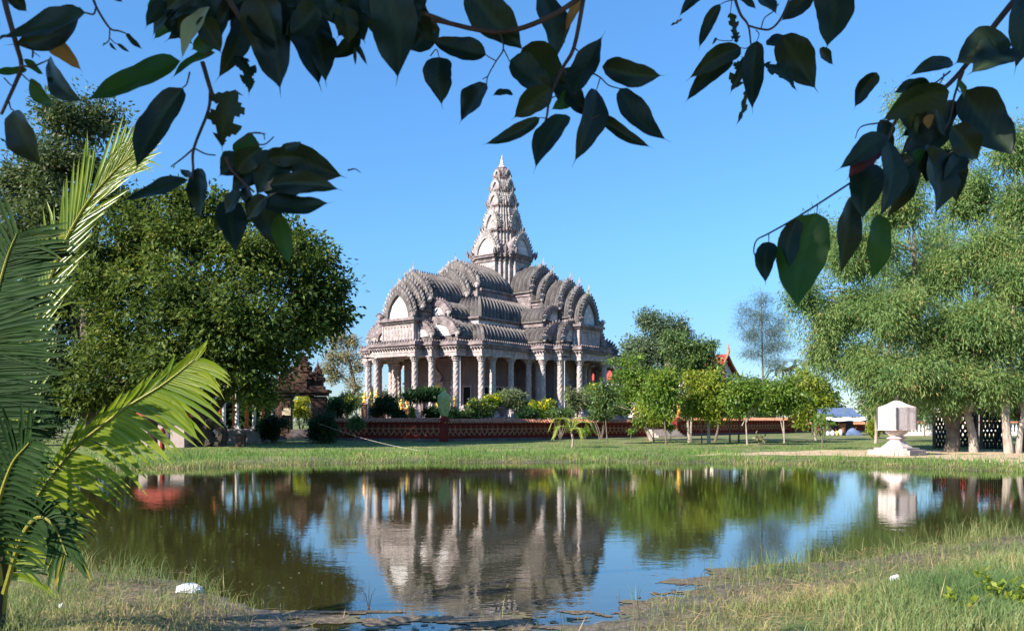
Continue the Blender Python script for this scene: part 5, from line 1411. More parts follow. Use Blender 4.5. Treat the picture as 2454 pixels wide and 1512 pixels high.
# --- white monument
p_ = gp(2149, 1090, 40); d = p_.y; s_ = d / FPX
mo = empty('monument', p_, R(-50), 'white stone monument, a gabled box on a moulded pedestal beside the sandy path', 'monument')
Z = lambda py: EYE + (HY - py) * s_ - p_.z
mb = MB(); w_ = 117 * s_
mb.add(*box(0, 0, Z(1083) - .14, w_ * .86, w_ * .72, .5)); mb.add(*box(0, 0, (Z(1078) + Z(1074)) / 2 - .04, w_ * .68, w_ * .56, .22)); mb.build('base_slab', M['plinth'], mo)
def sq(pr): return lathe([(r * math.sqrt(2), z) for r, z in pr], 4, rot=R(45))
k_ = s_
k_ = s_ * .78
mb = MB().add(*sq([(33 * k_, Z(1074)), (33 * k_, Z(1071)), (27 * k_, Z(1067)), (20 * k_, Z(1060)), (15 * k_, Z(1056)), (14 * k_, Z(1053)), (20 * k_, Z(1051.5)), (22 * k_, Z(1050)), (20 * k_, Z(1048.5)), (14 * k_, Z(1046.5)), (13 * k_, Z(1044)), (19 * k_, Z(1040)), (22 * k_, Z(1038)), (25 * k_, Z(1034)), (27 * k_, Z(1030)), (27 * k_, Z(1029))]))
mb.build('pedestal', M['monument'], mo)
k_ = s_
bx_ = MB(); hw = 29.5 * k_
z0, z1, zr = Z(1029), Z(976), Z(966)
rings = [[(-hw, -hw, z0), (hw, -hw, z0), (hw, hw, z0), (-hw, hw, z0)], [(-hw, -hw, z1), (hw, -hw, z1), (hw, hw, z1), (-hw, hw, z1)], [(-hw * .55, -hw * .55, z1 + .14), (hw * .55, -hw * .55, z1 + .14), (hw * .55, hw * .55, z1 + .14), (-hw * .55, hw * .55, z1 + .14)], [(-.08, -.08, Z(960)), (.08, -.08, Z(960)), (.08, .08, Z(960)), (-.08, .08, Z(960))]]
bx_.add(*loft(rings)); 
for sx_, sy_ in ((-1, -1), (1, -1), (-1, 1), (1, 1)): bx_.add(*box(sx_ * hw, sy_ * hw, (z0 + z1) / 2, .07, .07, z1 - z0 - .02), 1)
bx_.add(*box(0, 0, z0 - .01, hw * 2.06, hw * 2.06, .05), 0); bx = bx_.build('stone_box', [M['monument'], M['dplinth']], mo); bx.rotation_euler = (0, 0, R(70))
MB().add(*kite((0, 0, Z(962)), (0, 0, 1), .3, .16, .08, (0, 1, 0))).add(*lathe([(.08, Z(962)), (.1, Z(959)), (.03, Z(956))], 8)).build('finial', M['barkdark'], mo)

# --- market stall under a tarpaulin
p_ = gp(2022, 1043, 50); d = p_.y; s_ = d / FPX
st = empty('market_stall', p_, R(4), 'open market stall with a blue and white tarpaulin roof', 'stall')
Z = lambda py: EYE + (HY - py) * s_ - p_.z
hw = 52 * s_; dp = 3.2
def sheet(nx, ny, fn):
    V = [fn(i / nx, j / ny) for j in range(ny + 1) for i in range(nx + 1)]
    F = [(j * (nx + 1) + i, j * (nx + 1) + i + 1, (j + 1) * (nx + 1) + i + 1, (j + 1) * (nx + 1) + i) for j in range(ny) for i in range(nx)]
    return V, F
zf, zr = Z(998), Z(976)
MB().add(*sheet(24, 12, lambda u, v: (-hw + 2 * hw * u + (.3 - .6 * u) * v * .6, dp * .7 * v - .1, zf + (zr - zf) * v - .12 * math.sin(v * math.pi) - .06 * abs(math.sin(u * 9)) * math.sin(v * math.pi)))).build('blue_tarpaulin', M['tarpb'], st)
MB().add(*sheet(30, 5, lambda u, v: (-hw - .15 + (2 * hw + .3) * u, -.35 + .3 * v + .05 * math.sin(u * 20), Z(1006) + (zf - Z(1006)) * v + .04 * math.sin(u * 14) - .10 * math.sin(u * math.pi)))).build('white_tarpaulin', M['tarpw'], st)
MB().add(*sheet(16, 5, lambda u, v: (-hw + 2 * hw * u, dp * .68 + .04 * math.sin(u * 25), Z(1040) + (Z(1005) - Z(1040)) * v))).build('back_sheet', M['wood'], st)
for x, y in ((-hw, -.2), (hw, -.2), (-hw, dp * .7), (hw, dp * .7)):
    MB().add(*tube([(x, y, -.2), (x * .99, y, zf if y < 0 else zr)], .045, 6)).build('pole', M['wood'], st)
mb = MB(); mb.add(*box(-hw * .55, .5, .78, 1.0, .6, .05))
for sx in (-.45, .45):
    for sy in (-.25, .25): mb.add(*box(-hw * .55 + sx, .5 + sy, .38, .05, .05, .76))
tag(mb.build('table', M['wood'], None, loc=tuple(p_)), 'small wooden table under the market stall', 'table')
def jar(x, y, mat, lab, r=.17, h=.38):
    o_ = MB().add(*lathe([(r * .85, 0), (r, .05), (r, h * .8), (r * .7, h * .92), (r * .35, h), (r * .35, h * 1.1)], 12)).build('water_jug', M[mat], None, loc=tuple(p_ + Vector((x, y, 0))), smooth=True); tag(o_, lab, 'jug', 'plastic jugs on the ground at the stall')
jar(-hw * .78, -.3, 'plastic_w', 'white plastic jug at the left end of the row under the stall'); jar(-hw * .58, -.35, 'plastic_w', 'white plastic jug in the middle of the row under the stall', .19, .42); jar(-hw * .38, -.3, 'plastic_y', 'yellow plastic jug under the stall'); jar(-hw * .2, -.2, 'plastic_w', 'white plastic jug right of the yellow one', .2, .5)
mb = MB().add(*lathe([(.25, 0), (.3, .1), (.3, .9), (.33, .95), (.33, 1.02), (.28, 1.06)], 14)); tag(mb.build('clay_jar', M['redrelief'], None, loc=tuple(p_ + Vector((.0, .4, 0))), smooth=True), 'tall reddish barrel inside the market stall', 'barrel')
V, F = sheet(16, 10, lambda u, v: (hw * .1 + 1.5 * u, -.2 + .9 * v, .02 + .55 * max(0, math.sin(u * math.pi)) ** .6 * max(0, math.sin(v * math.pi)) ** .6 * (1 + .25 * math.sin(u * 11 + v * 7))))
tag(MB().add(V, F).build('covered_goods', M['tarpb'], None, loc=tuple(p_)), 'grey-blue sheet heaped over goods on the ground at the stall', 'covered heap')
mb = MB()
for i in range(2): mb.add(*box(0, 0, .3 + .25 * i, .42, .42 - .3 * i, .04))
for sx in (-.19, .19):
    for sy in (-.19, .19): mb.add(*box(sx, sy, .28 if sy < 0 else .42, .04, .04, .56 if sy < 0 else .85))
mb.add(*box(0, .19, .72, .42, .04, .2)); tag(mb.build('plastic_chair', M['red'], None, loc=tuple(gp(1960, 1042))), 'small red plastic chair left of the stall', 'chair')

# --- tyre climbing frames under the drooping trees
def tyre_frame(label, px0, px1, y0, y1, d, nx, ny, rz, grp):
    b_ = gnd(at((px0 + px1) / 2, 1050, d)); s_ = d / FPX; hw = (px1 - px0) / 2 * s_; zt = EYE + (HY - y0) * s_ - b_.z
    r_ = empty('tyre_frame', b_, rz, label, 'climbing frame', grp)
    for s in (-1, 1): MB().add(*tube([(s * hw, 0, -.2), (s * hw, 0, zt)], .1, 8)).build('post', M['wood'], r_)
    MB().add(*bbox(-hw - .2, hw + .2, -.1, .1, zt - .12, zt + .05)).build('beam', M['wood'], r_)
    MB().add(*tube([(hw * .1, .1, 0), (hw * .9, .1, zt * .8)], .08, 6)).build('brace', M['wood'], r_)
    dx = 2 * (hw - .12) / nx; dz = (zt - .1) / ny
    for i in range(nx):
        for j in range(ny):
            cx = -hw + .12 + dx * (i + .5); cz = dz * (j + .5) - .02; V = []; n1, n2 = 16, 7
            for a in range(n1):
                A = a * 2 * math.pi / n1
                for q in range(n2):
                    B = q * 2 * math.pi / n2; rr = .075 * math.cos(B)
                    V.append((cx + math.cos(A) * (dx * .40 + rr * .6), .08 * math.sin(B) * 1.1, cz + math.sin(A) * (dz * .40 + rr)))
            F = [(a * n2 + q, ((a + 1) % n1) * n2 + q, ((a + 1) % n1) * n2 + (q + 1) % n2, a * n2 + (q + 1) % n2) for a in range(n1) for q in range(n2)]
            MB().add(V, F).build('tyre', M['rubber'], r_)
tyre_frame('climbing frame of old tyres between the forked trunk and the balustrade', 2240, 2290, 990, 1060, 47, 5, 4, R(-6), 'climbing frames made of old tyres')
tyre_frame('climbing frame of old tyres right of the pale leaning trunk', 2350, 2412, 980, 1060, 46, 5, 4, R(5), 'climbing frames made of old tyres')
tyre_frame('climbing frame of old tyres seen between the two thick trunks', 2296, 2342, 988, 1058, 49, 3, 4, R(3), 'climbing frames made of old tyres')

# --- rope sagging from the gate to the water's edge
a = at(762, 1014, 54); b_ = at(1138, 1097, 40.5)
pts = [a.lerp(b_, i / 20) - Vector((0, 0, .55 * math.sin(i / 20 * math.pi) * .6)) for i in range(21)]
tag(MB().add(*tube(pts, .008, 5)).build('rope', M['rope']), 'pale rope sagging from the gate down to the edge of the pond', 'rope')
# utility: plastic bag floating
def bag(label, x, y, s, seed):
    rng = np.random.default_rng(seed); V = []; n1, n2 = 22, 12
    for j in range(n2 + 1):
        ph = j / n2 * math.pi * .62
        for i in range(n1):
            th = i * 2 * math.pi / n1
            r = 1 + .10 * math.sin(3 * th + seed) + .08 * math.sin(5 * th + ph * 4) + rng.uniform(-.06, .06)
            V.append((s * r * math.sin(ph) * math.cos(th) * 1.25, s * r * math.sin(ph) * math.sin(th), s * .62 * r * math.cos(ph) + .03))
    F = [(j * n1 + i, (j + 1) * n1 + i, (j + 1) * n1 + (i + 1) % n1, j * n1 + (i + 1) % n1) for j in range(n2) for i in range(n1)]
    o_ = MB().add(V, F).build('plastic_bag', M['plastic_w'], None, loc=(x, y, max(0, gzf(x, y)) - .01), smooth=False); tag(o_, label, 'plastic bag')
    return o_
bag('crumpled white plastic bag floating at the weedy edge of the pond', xat(455, 9.1), 9.1, .115, 3)
# ---------------------------------------------------------------- foreground coconut palm (left edge)
rng = np.random.default_rng(77)
PD = 6.4
def A(px, py, d=PD): return at(px, py, d)
pb_ = Vector((xat(-25, PD), PD, gzf(xat(-25, PD), PD)))
fp = empty('coconut_palm', pb_, 0, 'young coconut palm at the left edge in the foreground, its lowest frond sunlit yellow-green', 'palm tree')
MB().add(*tube([(-.05, 0, -.15), (0, 0, .1), (.03, 0, .3), (.1, .0, .6)], [.12, .11, .09, .06], 10)).add(*tube([(-.02, -.06, -.1), (.02, -.05, .35), (.0, -.05, .8)], [.05, .045, .03], 8)).add(*tube([(-.1, .04, -.1), (-.06, .05, .4), (-.1, .05, .8)], [.05, .045, .03], 8)).build('trunk', M['barkdark'], fp)
def ffrond(pts, specs, mat='palm', rad=.022, label=None):
    pts = [Vector(p) - pb_ for p in pts]
    a_, l_ = MB(), MB()
    for (sides, ln, ang, hang, n, prof, wd) in specs:
        frond(a_, l_, pts, ln, wd, n, rng, hang, ang, (0, 1, 0), rad, prof, sides, 0, 4)
    f_ = l_.build('frond', L[mat], fp); a_.build('rachis', M['frondrib'], f_)
    if label: f_['label'] = label
M['frondrib'] = plain('frond_midrib', (.42, .40, .08), .45, 0, .15, 6)
pr1 = lambda s: (.55 + .55 * math.sin(min(1, s * 1.1) * math.pi * .8)) if s < .8 else 1.0 - (s - .8) * 2.2
ffrond([A(5, 1470), A(25, 1350), A(85, 1200, 6.3), A(175, 1080, 6.2), A(290, 985, 6.1), A(392, 920, 6.05), A(466, 862, 6.0)],
       [((-1,), .56, 1.3, .75, 72, pr1, .046), ((1,), .34, .40, .10, 50, pr1, .038)], label='long arching frond lit yellow-green by the sun')
ffrond([A(15, 1400, 6.6), A(30, 1150, 6.8), A(70, 850, 7.0), A(130, 640, 7.1), A(200, 500, 7.1), A(270, 415, 7.1), A(318, 372, 7.1)],
       [((-1,), .46, .55, .05, 60, pr1, .034), ((1,), .60, .50, .0, 60, pr1, .034)], label='upright frond with pale glossy leaflets')
L['palmdark'] = leafmat('shaded_palm_leaflet', (.012, .032, .010), (.024, .055, .013), (.26, .22, .03), .15, .7, .8, .12)  # shade on the left fronds is put into this darker leaflet colour
pr2 = lambda s: .8 + .3 * math.sin(s * math.pi)
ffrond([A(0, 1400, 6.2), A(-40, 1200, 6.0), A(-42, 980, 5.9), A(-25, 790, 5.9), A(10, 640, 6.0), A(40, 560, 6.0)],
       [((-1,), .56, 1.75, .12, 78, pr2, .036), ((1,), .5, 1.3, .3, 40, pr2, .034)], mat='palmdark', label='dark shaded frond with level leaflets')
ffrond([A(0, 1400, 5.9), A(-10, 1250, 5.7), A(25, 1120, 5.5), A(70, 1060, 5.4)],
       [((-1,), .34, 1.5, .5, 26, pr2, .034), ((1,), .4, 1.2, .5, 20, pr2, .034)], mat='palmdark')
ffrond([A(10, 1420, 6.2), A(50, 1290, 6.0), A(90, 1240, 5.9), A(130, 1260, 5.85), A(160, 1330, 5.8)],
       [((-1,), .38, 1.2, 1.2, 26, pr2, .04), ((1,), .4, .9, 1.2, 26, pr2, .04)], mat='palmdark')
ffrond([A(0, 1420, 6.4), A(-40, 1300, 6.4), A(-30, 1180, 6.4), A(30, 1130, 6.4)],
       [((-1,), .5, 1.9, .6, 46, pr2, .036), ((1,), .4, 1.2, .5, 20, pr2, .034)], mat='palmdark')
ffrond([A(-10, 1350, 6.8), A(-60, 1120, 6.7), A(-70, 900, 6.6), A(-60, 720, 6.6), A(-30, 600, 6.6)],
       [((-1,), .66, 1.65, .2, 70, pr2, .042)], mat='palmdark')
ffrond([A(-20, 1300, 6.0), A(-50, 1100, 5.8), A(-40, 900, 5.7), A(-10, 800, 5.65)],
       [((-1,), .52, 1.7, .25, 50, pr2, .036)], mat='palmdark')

# ---------------------------------------------------------------- overhanging branches close to the camera
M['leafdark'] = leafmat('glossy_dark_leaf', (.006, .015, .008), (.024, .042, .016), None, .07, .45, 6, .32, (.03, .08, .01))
M['leafgreen'] = leafmat('thin_green_leaf', (.028, .075, .012), (.045, .11, .016), None, .4, .45, 6, .35, (.06, .18, .02))
M['leafpale'] = leafmat('pale_leaf', (.34, .34, .17), (.42, .42, .24), None, .35, .5, 6)
M['leaforange'] = leafmat('orange_dying_leaf', (.30, .13, .03), (.42, .17, .04), None, .4, .5, 6)
def leafmesh(B, T, w_, phi, rng, wave=.13, bend=.07, fold=.15, holes=0, tip=.24):
    B = Vector(B); T = Vector(T); ax = T - B; Ln = ax.length; t = ax.normalized()
    view = Vector((0, -1, 0)); s0 = t.cross(view).normalized(); n0 = s0.cross(t).normalized()
    s = (s0 * math.cos(phi) + n0 * math.sin(phi)).normalized(); nn = s.cross(t).normalized()
    w_ = w_ / max(abs(math.cos(phi)), .55); nl, nw = 18, 8; V = []; rnv = []
    mx = (.42 ** .55) * (.58 ** .8); ph = rng.uniform(0, 6); bl = rng.uniform(-1, 1); cv = rng.uniform(-.10, .10)
    for i in range(nl + 1):
        u = i / nl
        f = (u ** .55) * (max(0, 1 - u / (1 - tip * .55)) ** .8) / mx if u < 1 - tip * .55 else 0
        f = max(f, .055 * (1 - u) / tip if u > 1 - tip else 0)
        c = B + ax * u + nn * (bend * Ln * math.sin(u * math.pi)) * (1 if bl > 0 else -1) + s * cv * Ln * math.sin(u * math.pi) + Vector((0, 0, -1)) * .03 * Ln * u * u
        for j in range(nw + 1):
            v = j / nw * 2 - 1
            edge = .97 + .07 * math.sin(u * 9 + ph + v * 1.5) + .025 * math.sin(u * 31 + ph)
            lat = v * f * w_ * .5 * edge
            V.append(tuple(c + s * lat + nn * (abs(v) * f * w_ * .5 * fold * 2 + wave * w_ * .5 * math.sin(u * 11 + ph + v * 2) * abs(v) * f)))
            rnv.append(.15 + (.5 if abs(v) < .13 else 0) + .12 * math.sin((u + abs(v) * .25) * 60))
    F = []
    for i in range(nl):
        for j in range(nw):
            jj = min(j, nw - 1 - j)
            if holes and ((jj == 0 and math.sin(i * 1.1 + holes + (0 if j == 0 else 2)) > .0) or (jj == 1 and math.sin(i * 1.1 + holes + (0 if j == 1 else 2)) > .65)): continue
            F.append((i * (nw + 1) + j, i * (nw + 1) + j + 1, (i + 1) * (nw + 1) + j + 1, (i + 1) * (nw + 1) + j))
    return V, F, np.clip(np.array(rnv), 0, 1)
rng = np.random.default_rng(31)
fc = {5: lambda x, y: (x * .3417, y * .3417), 6: lambda x, y: (583.3 + x * .4188, y * .4188), 7: lambda x, y: (1000 + x * .2866, y * .2866), 8: lambda x, y: (1583.3 + x * .5182, y * .5182)}
ksc = {5: .3417, 6: .4188, 7: .2866, 8: .5182}
BR = [
 # (label, distance, frame code, twigs[(pts, r0 mm, r1 mm)], leaves[(bx,by,tx,ty,w,mat,opts)])
 ('branch in the middle of the top edge with a fan of dark leaves', 2.0, 7,
  [([(-420, 60), (-100, 120), (240, 190), (470, 245), (680, 270), (900, 230), (1170, 110), (1420, -60)], 5, 6), ([(1400, -120), (1385, 20), (1310, 400), (1210, 580), (1110, 820), (1080, 990), (1035, 1075)], 6, 1.8), ([(1080, 980), (1110, 1040)], 1.8, 1),
   ([(690, 270), (720, 410), (655, 520), (590, 640), (580, 715)], 2, 1.2), ([(590, 640), (545, 665)], 1.2, 1), ([(720, 410), (780, 530)], 1.6, 1), ([(1310, 400), (1345, 430)], 2, 1.5), ([(1440, 600), (1530, 650), (1600, 715), (1700, 745)], 2, 1.2), ([(1530, 650), (1500, 750)], 1.6, 1), ([(1440, 1000), (1520, 965)], 1.5, 1), ([(655, 510), (600, 480), (575, 460)], 1.4, 1), ([(40, -20), (100, 140), (170, 230)], 2.2, 1.2), ([(110, 470), (160, 415), (185, 490)], 1.4, 1), ([(1100, 830), (1200, 790)], 1.6, 1), ([(1080, 990), (1020, 985)], 1.4, 1), ([(1240, 280), (1230, 360)], 1.3, 1), ([(1230, 590), (1320, 780)], 3, 1.6)],
  [(420, -110, 935, 440, 370), (1045, -60, 1155, 560, 290), (1390, -20, 1235, 290, 95, 'leaforange'), (1300, 780, 1578, 235, 250), (1545, 560, 2090, 615, 235), (1695, 740, 2132, 1178, 250), (1515, 962, 1995, 1235, 125), (1500, 755, 1285, 1395, 250), (1245, 960, 968, 1445, 240), (1025, 985, 520, 1200, 130), (1260, 780, 1100, 920, 130, 'leafgreen'), (880, 400, 1270, 790, 330), (780, 500, 1180, 780, 300), (1120, 740, 780, 1000, 210), (800, 790, 612, 800, 95), (580, 700, 342, 1038, 255), (182, 480, 216, 914, 260), (575, 462, 60, 300, 230), (190, 245, -250, 330, 250), (1220, 700, 1480, 1000, 200), (1290, 560, 1200, 900, 220)]),
 ('upper branch right of the middle with many small dark leaves', 2.3, 8,
  [([(335, -60), (345, 0), (370, 70), (405, 120), (418, 215)], 5, 2), ([(405, 120), (460, 135), (510, 135), (560, 80), (610, -40)], 2.6, 3), ([(465, 130), (480, 85), (520, 55), (545, 20)], 1.6, 1.6), ([(345, 0), (300, 10), (272, 25)], 1.6, 1), ([(330, 0), (322, 60)], 1.2, 1), ([(418, 210), (395, 225), (370, 222)], 1.4, 1), ([(440, 140), (455, 160), (445, 192)], 1.4, 1), ([(330, 190), (290, 190), (262, 185)], 1.2, 1), ([(350, 110), (330, 190)], 1.2, 1)],
  [(200, -30, 78, 88, 60), (100, 90, 36, 120, 22, 'leafdark', 3), (274, 20, 172, 236, 64), (322, 60, 345, 180, 52, 'leafdark', 2), (372, 222, 108, 378, 100), (335, 275, 104, 482, 92), (395, 265, 315, 438, 105, 'leafdark', 4), (445, 190, 426, 524, 112), (470, 300, 640, 430, 115, 'leafdark', 5), (560, 165, 732, 426, 165), (488, 210, 668, 158, 92), (705, -60, 540, 102, 112), (785, -90, 758, 236, 170), (735, 225, 804, 306, 55), (450, -40, 548, 68, 105), (360, -30, 450, 46, 62), (392, 420, 342, 588, 34, 'leafdark', 3), (345, 150, 350, 205, 40, 'leafdark', 2), (240, 200, 262, 180, 30)]),
 ('right-hand branch slanting down from the top right corner with large hanging leaves', 2.1, 8,
  [([(1700, -60), (1640, 0), (1520, 150), (1390, 330), (1270, 440), (1110, 530), (1050, 645)], 9, 3), ([(1110, 530), (1030, 565), (945, 580), (915, 600), (900, 642)], 2.6, 1), ([(1050, 640), (960, 790), (880, 845), (640, 1000), (500, 1080), (445, 1110), (430, 1160), (440, 1190)], 3, 1.4), ([(500, 1080), (500, 1125)], 1.4, 1), ([(725, 950), (722, 990)], 1.4, 1), ([(1400, 330), (1360, 440), (1340, 540), (1320, 590)], 3.4, 1.6), ([(1340, 330), (1290, 370), (1250, 400), (1230, 440)], 2.4, 1.4), ([(1310, 340), (1300, 375), (1240, 440)], 1.8, 1.2), ([(1385, 340), (1370, 400), (1385, 430)], 1.8, 1.2), ([(1390, 420), (1430, 415)], 1.6, 1)],
  [(1690, -30, 1632, 348, 150), (1610, 180, 1345, 300, 175), (1600, 220, 1410, 345, 170), (1352, 290, 1128, 355, 82), (1395, 425, 1662, 742, 235), (1335, 425, 1000, 570, 130), (1300, 450, 1090, 640, 140), (1270, 470, 1098, 725, 150), (1340, 560, 1180, 760, 120), (1035, 620, 798, 790, 110), (1010, 690, 850, 835, 95, 'leaforange2'), (1050, 650, 1000, 1030, 150), (960, 755, 930, 1035, 160), (1200, 690, 1025, 1040, 125), (1235, 670, 1262, 1015, 215), (1310, 690, 1366, 962, 110), (1345, 585, 1478, 748, 150), (722, 985, 640, 1452, 240, 'leafgreen'), (632, 1015, 605, 1260, 115), (890, 900, 830, 1295, 155), (1005, 990, 968, 1318, 150, 'leafgreen'), (500, 1118, 487, 1324, 108), (1370, 380, 1400, 470, 50, 'leafgreen'), (1370, 470, 1300, 640, 110), (1215, 690, 1150, 810, 60, 'leafgreen'), (1250, 530, 1240, 600, 40, 'leaforange')]),
 ('top left branch with broad dark leaves and one orange leaf', 1.7, 5,
  [([(20, -60), (45, 60), (110, 300), (150, 460), (110, 580), (10, 800)], 6, 3), ([(630, -80), (655, 0), (690, 80), (770, 200), (830, 218), (880, 235)], 3, 1.4), ([(600, 92), (655, 102), (672, 60)], 1.8, 1.8), ([(770, 200), (765, 280), (740, 310)], 1.4, 1), ([(770, 270), (800, 300), (820, 310)], 1.2, .8), ([(150, 460), (220, 470), (300, 440), (345, 420)], 2.2, 1.2), ([(60, 700), (75, 760), (95, 775)], 1.6, 1.2), ([(150, 520), (205, 570)], 1.6, 1.2), ([(345, 480), (345, 540)], 1.4, 1), ([(160, 310), (210, 340), (240, 370), (280, 400)], 1.4, .8), ([(30, 550), (80, 600), (110, 580)], 1.4, 1)],
  [(600, 92, -60, 260, 230), (560, 60, 20, 300, 210), (300, 230, 592, 512, 140, 'leaforange'), (206, 570, 392, 752, 130, 'leafgreen'), (92, 778, 315, 1192, 275), (190, 490, -80, 500, 95, 'leafgreen'), (165, 420, 315, 528, 60, 'leafgreen'), (342, 415, 625, 720, 185), (880, 238, 1012, 352, 48), (742, 308, 722, 330, 22), (770, 300, 830, 362, 24), (822, 308, 916, 372, 28), (745, -60, 870, 22, 70), (70, -40, 200, 90, 120), (-60, 60, 10, 200, 80), (40, 260, -60, 380, 120), (230, 340, 225, 410, 26), (345, 540, 360, 590, 40)]),
 ('large leafy branch left of the middle hanging lowest, with a pale leaf near its top', 1.8, 5,
  [([(1650, -80), (1560, 200), (1450, 380)], 7, 4), ([(1420, 440), (1480, 640), (1520, 720)], 5, 4), ([(1475, 640), (1460, 780), (1360, 1040), (1355, 1180), (1350, 1250)], 3.4, 2.4), ([(1360, 1040), (1280, 1110), (1200, 1170)], 2, 1.4), ([(1360, 1040), (1440, 1080), (1510, 1090)], 1.8, 1.4), ([(1330, 510), (1310, 590), (1280, 618)], 1.8, 1.2), ([(1700, 990), (1740, 940), (1800, 935), (1860, 940)], 1.8, 1.2), ([(1785, 1010), (1850, 1015), (1890, 990), (1920, 960)], 1.6, 1.2)],
  [(1265, 430, 550, 705, 235, 'leafgreen'), (1282, 618, 935, 1225, 265), (1318, 1262, 818, 1405, 150), (1385, 1180, 1400, 1560, 180), (1248, 168, 1068, 285, 112, 'leafgreen'), (1230, -20, 1028, 140, 135, 'leafgreen'), (1455, 50, 1258, 445, 175, 'leafpale'), (1510, 370, 1185, 565, 105, 'leafgreen'), (1720, 100, 1500, 575, 160), (1560, 240, 1330, 350, 130, 'leafgreen'), (1660, 395, 1745, 685, 135, 'leafdark', 3), (1650, 630, 1560, 1068, 240, 'leafdark', 6), (1420, -60, 1230, 240, 170), (1500, -40, 1420, 330, 190), (1600, -60, 1540, 300, 170),
   (1700, 960, 1850, 1150, 200, 'leafgreen'), (1340, 1240, 1250, 1175, 60)]),
 ('thick cluster of big dark leaves at the top edge left of the middle', 1.75, 6,
  [([(-120, -60), (0, 120), (60, 60), (150, -60)], 6, 5), ([(930, 70), (1040, 80), (1200, 140)], 4, 4), ([(380, -60), (400, 60), (560, 150)], 4, 3), ([(-10, 820), (40, 765), (110, 765), (122, 800)], 1.6, 1), ([(110, 890), (170, 850), (240, 850)], 2, 1.4), ([(95, 930), (200, 930)], 2, 1.6), ([(600, 975), (640, 968), (670, 988)], 1.8, .8), ([(-100, 900), (-60, 980), (60, 1100)], 4, 2)],
  [(120, -90, 214, 552, 330), (300, -60, 452, 520, 260), (400, 140, 478, 500, 170), (60, -60, 190, 380, 260), (395, -30, 562, 185, 140), (800, -90, 872, 486, 290), (640, -60, 700, 250, 230), (560, 40, 600, 270, 150), (660, 190, 482, 335, 110), (650, 270, 718, 390, 34), (640, 270, 640, 378, 24), (1000, -60, 1045, 50, 90), (950, 110, 960, 290, 120), (540, -60, 610, 170, 200), (470, -50, 520, 130, 110),
   (200, 860, 600, 1010, 190), (150, 1060, 582, 1082, 135), (120, 1170, 524, 1142, 150), (238, 852, 338, 800, 55), (210, 940, -90, 1110, 260), (230, 880, 60, 1130, 230), (40, 1120, 210, 1440, 190), (200, 1230, 268, 1530, 120, 'leafgreen'), (-60, 1150, -30, 1470, 170), (120, 1140, 372, 1205, 130), (0, 900, -150, 1010, 170), (-40, 980, 130, 830, 130), (-80, 1160, -180, 1330, 130)]),
]
_r = random.Random(5)
for _ in range(34):
    x = _r.uniform(-460, 960); y = _r.uniform(-70, 60 if x > 100 else 130); a = _r.uniform(.3, 2.8); l_ = _r.uniform(190, 330)
    BR[5][4].append((x, y, x + math.cos(a) * l_, y + math.sin(a) * l_ * (.75 if x > 100 else 1.0), l_ * _r.uniform(.42, .55), 'leafdark'))
for _ in range(9):
    x = _r.uniform(-60, 220); y = _r.uniform(900, 1130); a = _r.uniform(-.5, 2.2); l_ = _r.uniform(180, 260)
    BR[5][4].append((x, y, x + math.cos(a) * l_, y + math.sin(a) * l_ * .7, l_ * _r.uniform(.42, .55), 'leafdark'))
for _ in range(12):
    x = _r.uniform(1000, 1420); y = _r.uniform(330, 760); a = _r.uniform(1.0, 3.0); l_ = _r.uniform(150, 240)
    BR[2][4].append((x, y - 40, x + math.cos(a) * l_, y - 40 + math.sin(a) * l_, l_ * _r.uniform(.42, .55), 'leafdark'))
M['leaforange2'] = leafmat('reddish_leaf', (.10, .02, .015), (.16, .035, .02), None, .3, .5, 6)
OT = Vector((-5.2, -1.2, .3))
ot = empty('overhanging_tree', OT, 0, 'dark leafy tree overhead whose drooping branches frame the top of the view', 'tree')
MB().add(*tube([(0, 0, -.4), (.05, .1, 1.2), (.2, .2, 2.6), (.6, .5, 3.8)], [.3, .24, .2, .15], 12)).build('trunk', M['bark'], ot)
crot = 0
for lab, dist, fcode, twigs, leaves in BR:
    f = fc[fcode]; k = ksc[fcode]; mb = MB()
    dj = {}
    def P3(x, y, dz=0): px, py = f(x, y); return at(px, py, dist + dz)
    for pts, r0, r1 in twigs:
        P_ = [P3(x, y, rng.uniform(-.03, .03)) - OT for x, y in pts]
        if len(P_) > 2: cp = catmull(P_, 4)
        else: cp = P_
        rr = [(r0 + (r1 - r0) * i / (len(cp) - 1)) * .00105 for i in range(len(cp))]
        mb.add(*tube(cp, rr, 7))
    # feeder limb from the trunk above the frame
    p0 = twigs[0][0][0] if twigs[0][0][0][1] < 20 else twigs[0][0][-1]
    s_ = P3(*p0) - OT
    mb.add(*tube(catmull([Vector((.6, .5, 3.8)), Vector((.6, .5, 3.8)) * .55 + s_ * .45 + Vector((0, -.2, .75)), Vector((.6, .5, 3.8)) * .2 + s_ * .8 + Vector((0, -.1, .55)), s_], 6), list(np.linspace(.035, .007, 19)), 8))
    br = mb.build('branch', M['twig'], ot, label=lab)
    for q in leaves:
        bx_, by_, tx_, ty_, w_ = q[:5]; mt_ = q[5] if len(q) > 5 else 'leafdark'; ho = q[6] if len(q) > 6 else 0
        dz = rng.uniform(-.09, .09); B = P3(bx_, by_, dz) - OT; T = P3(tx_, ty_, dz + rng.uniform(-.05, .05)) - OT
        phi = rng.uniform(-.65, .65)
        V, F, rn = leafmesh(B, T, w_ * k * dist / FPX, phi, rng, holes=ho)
        MB().add(V, F, 0, None, rn).build('leaf', M[mt_], br, smooth=True)
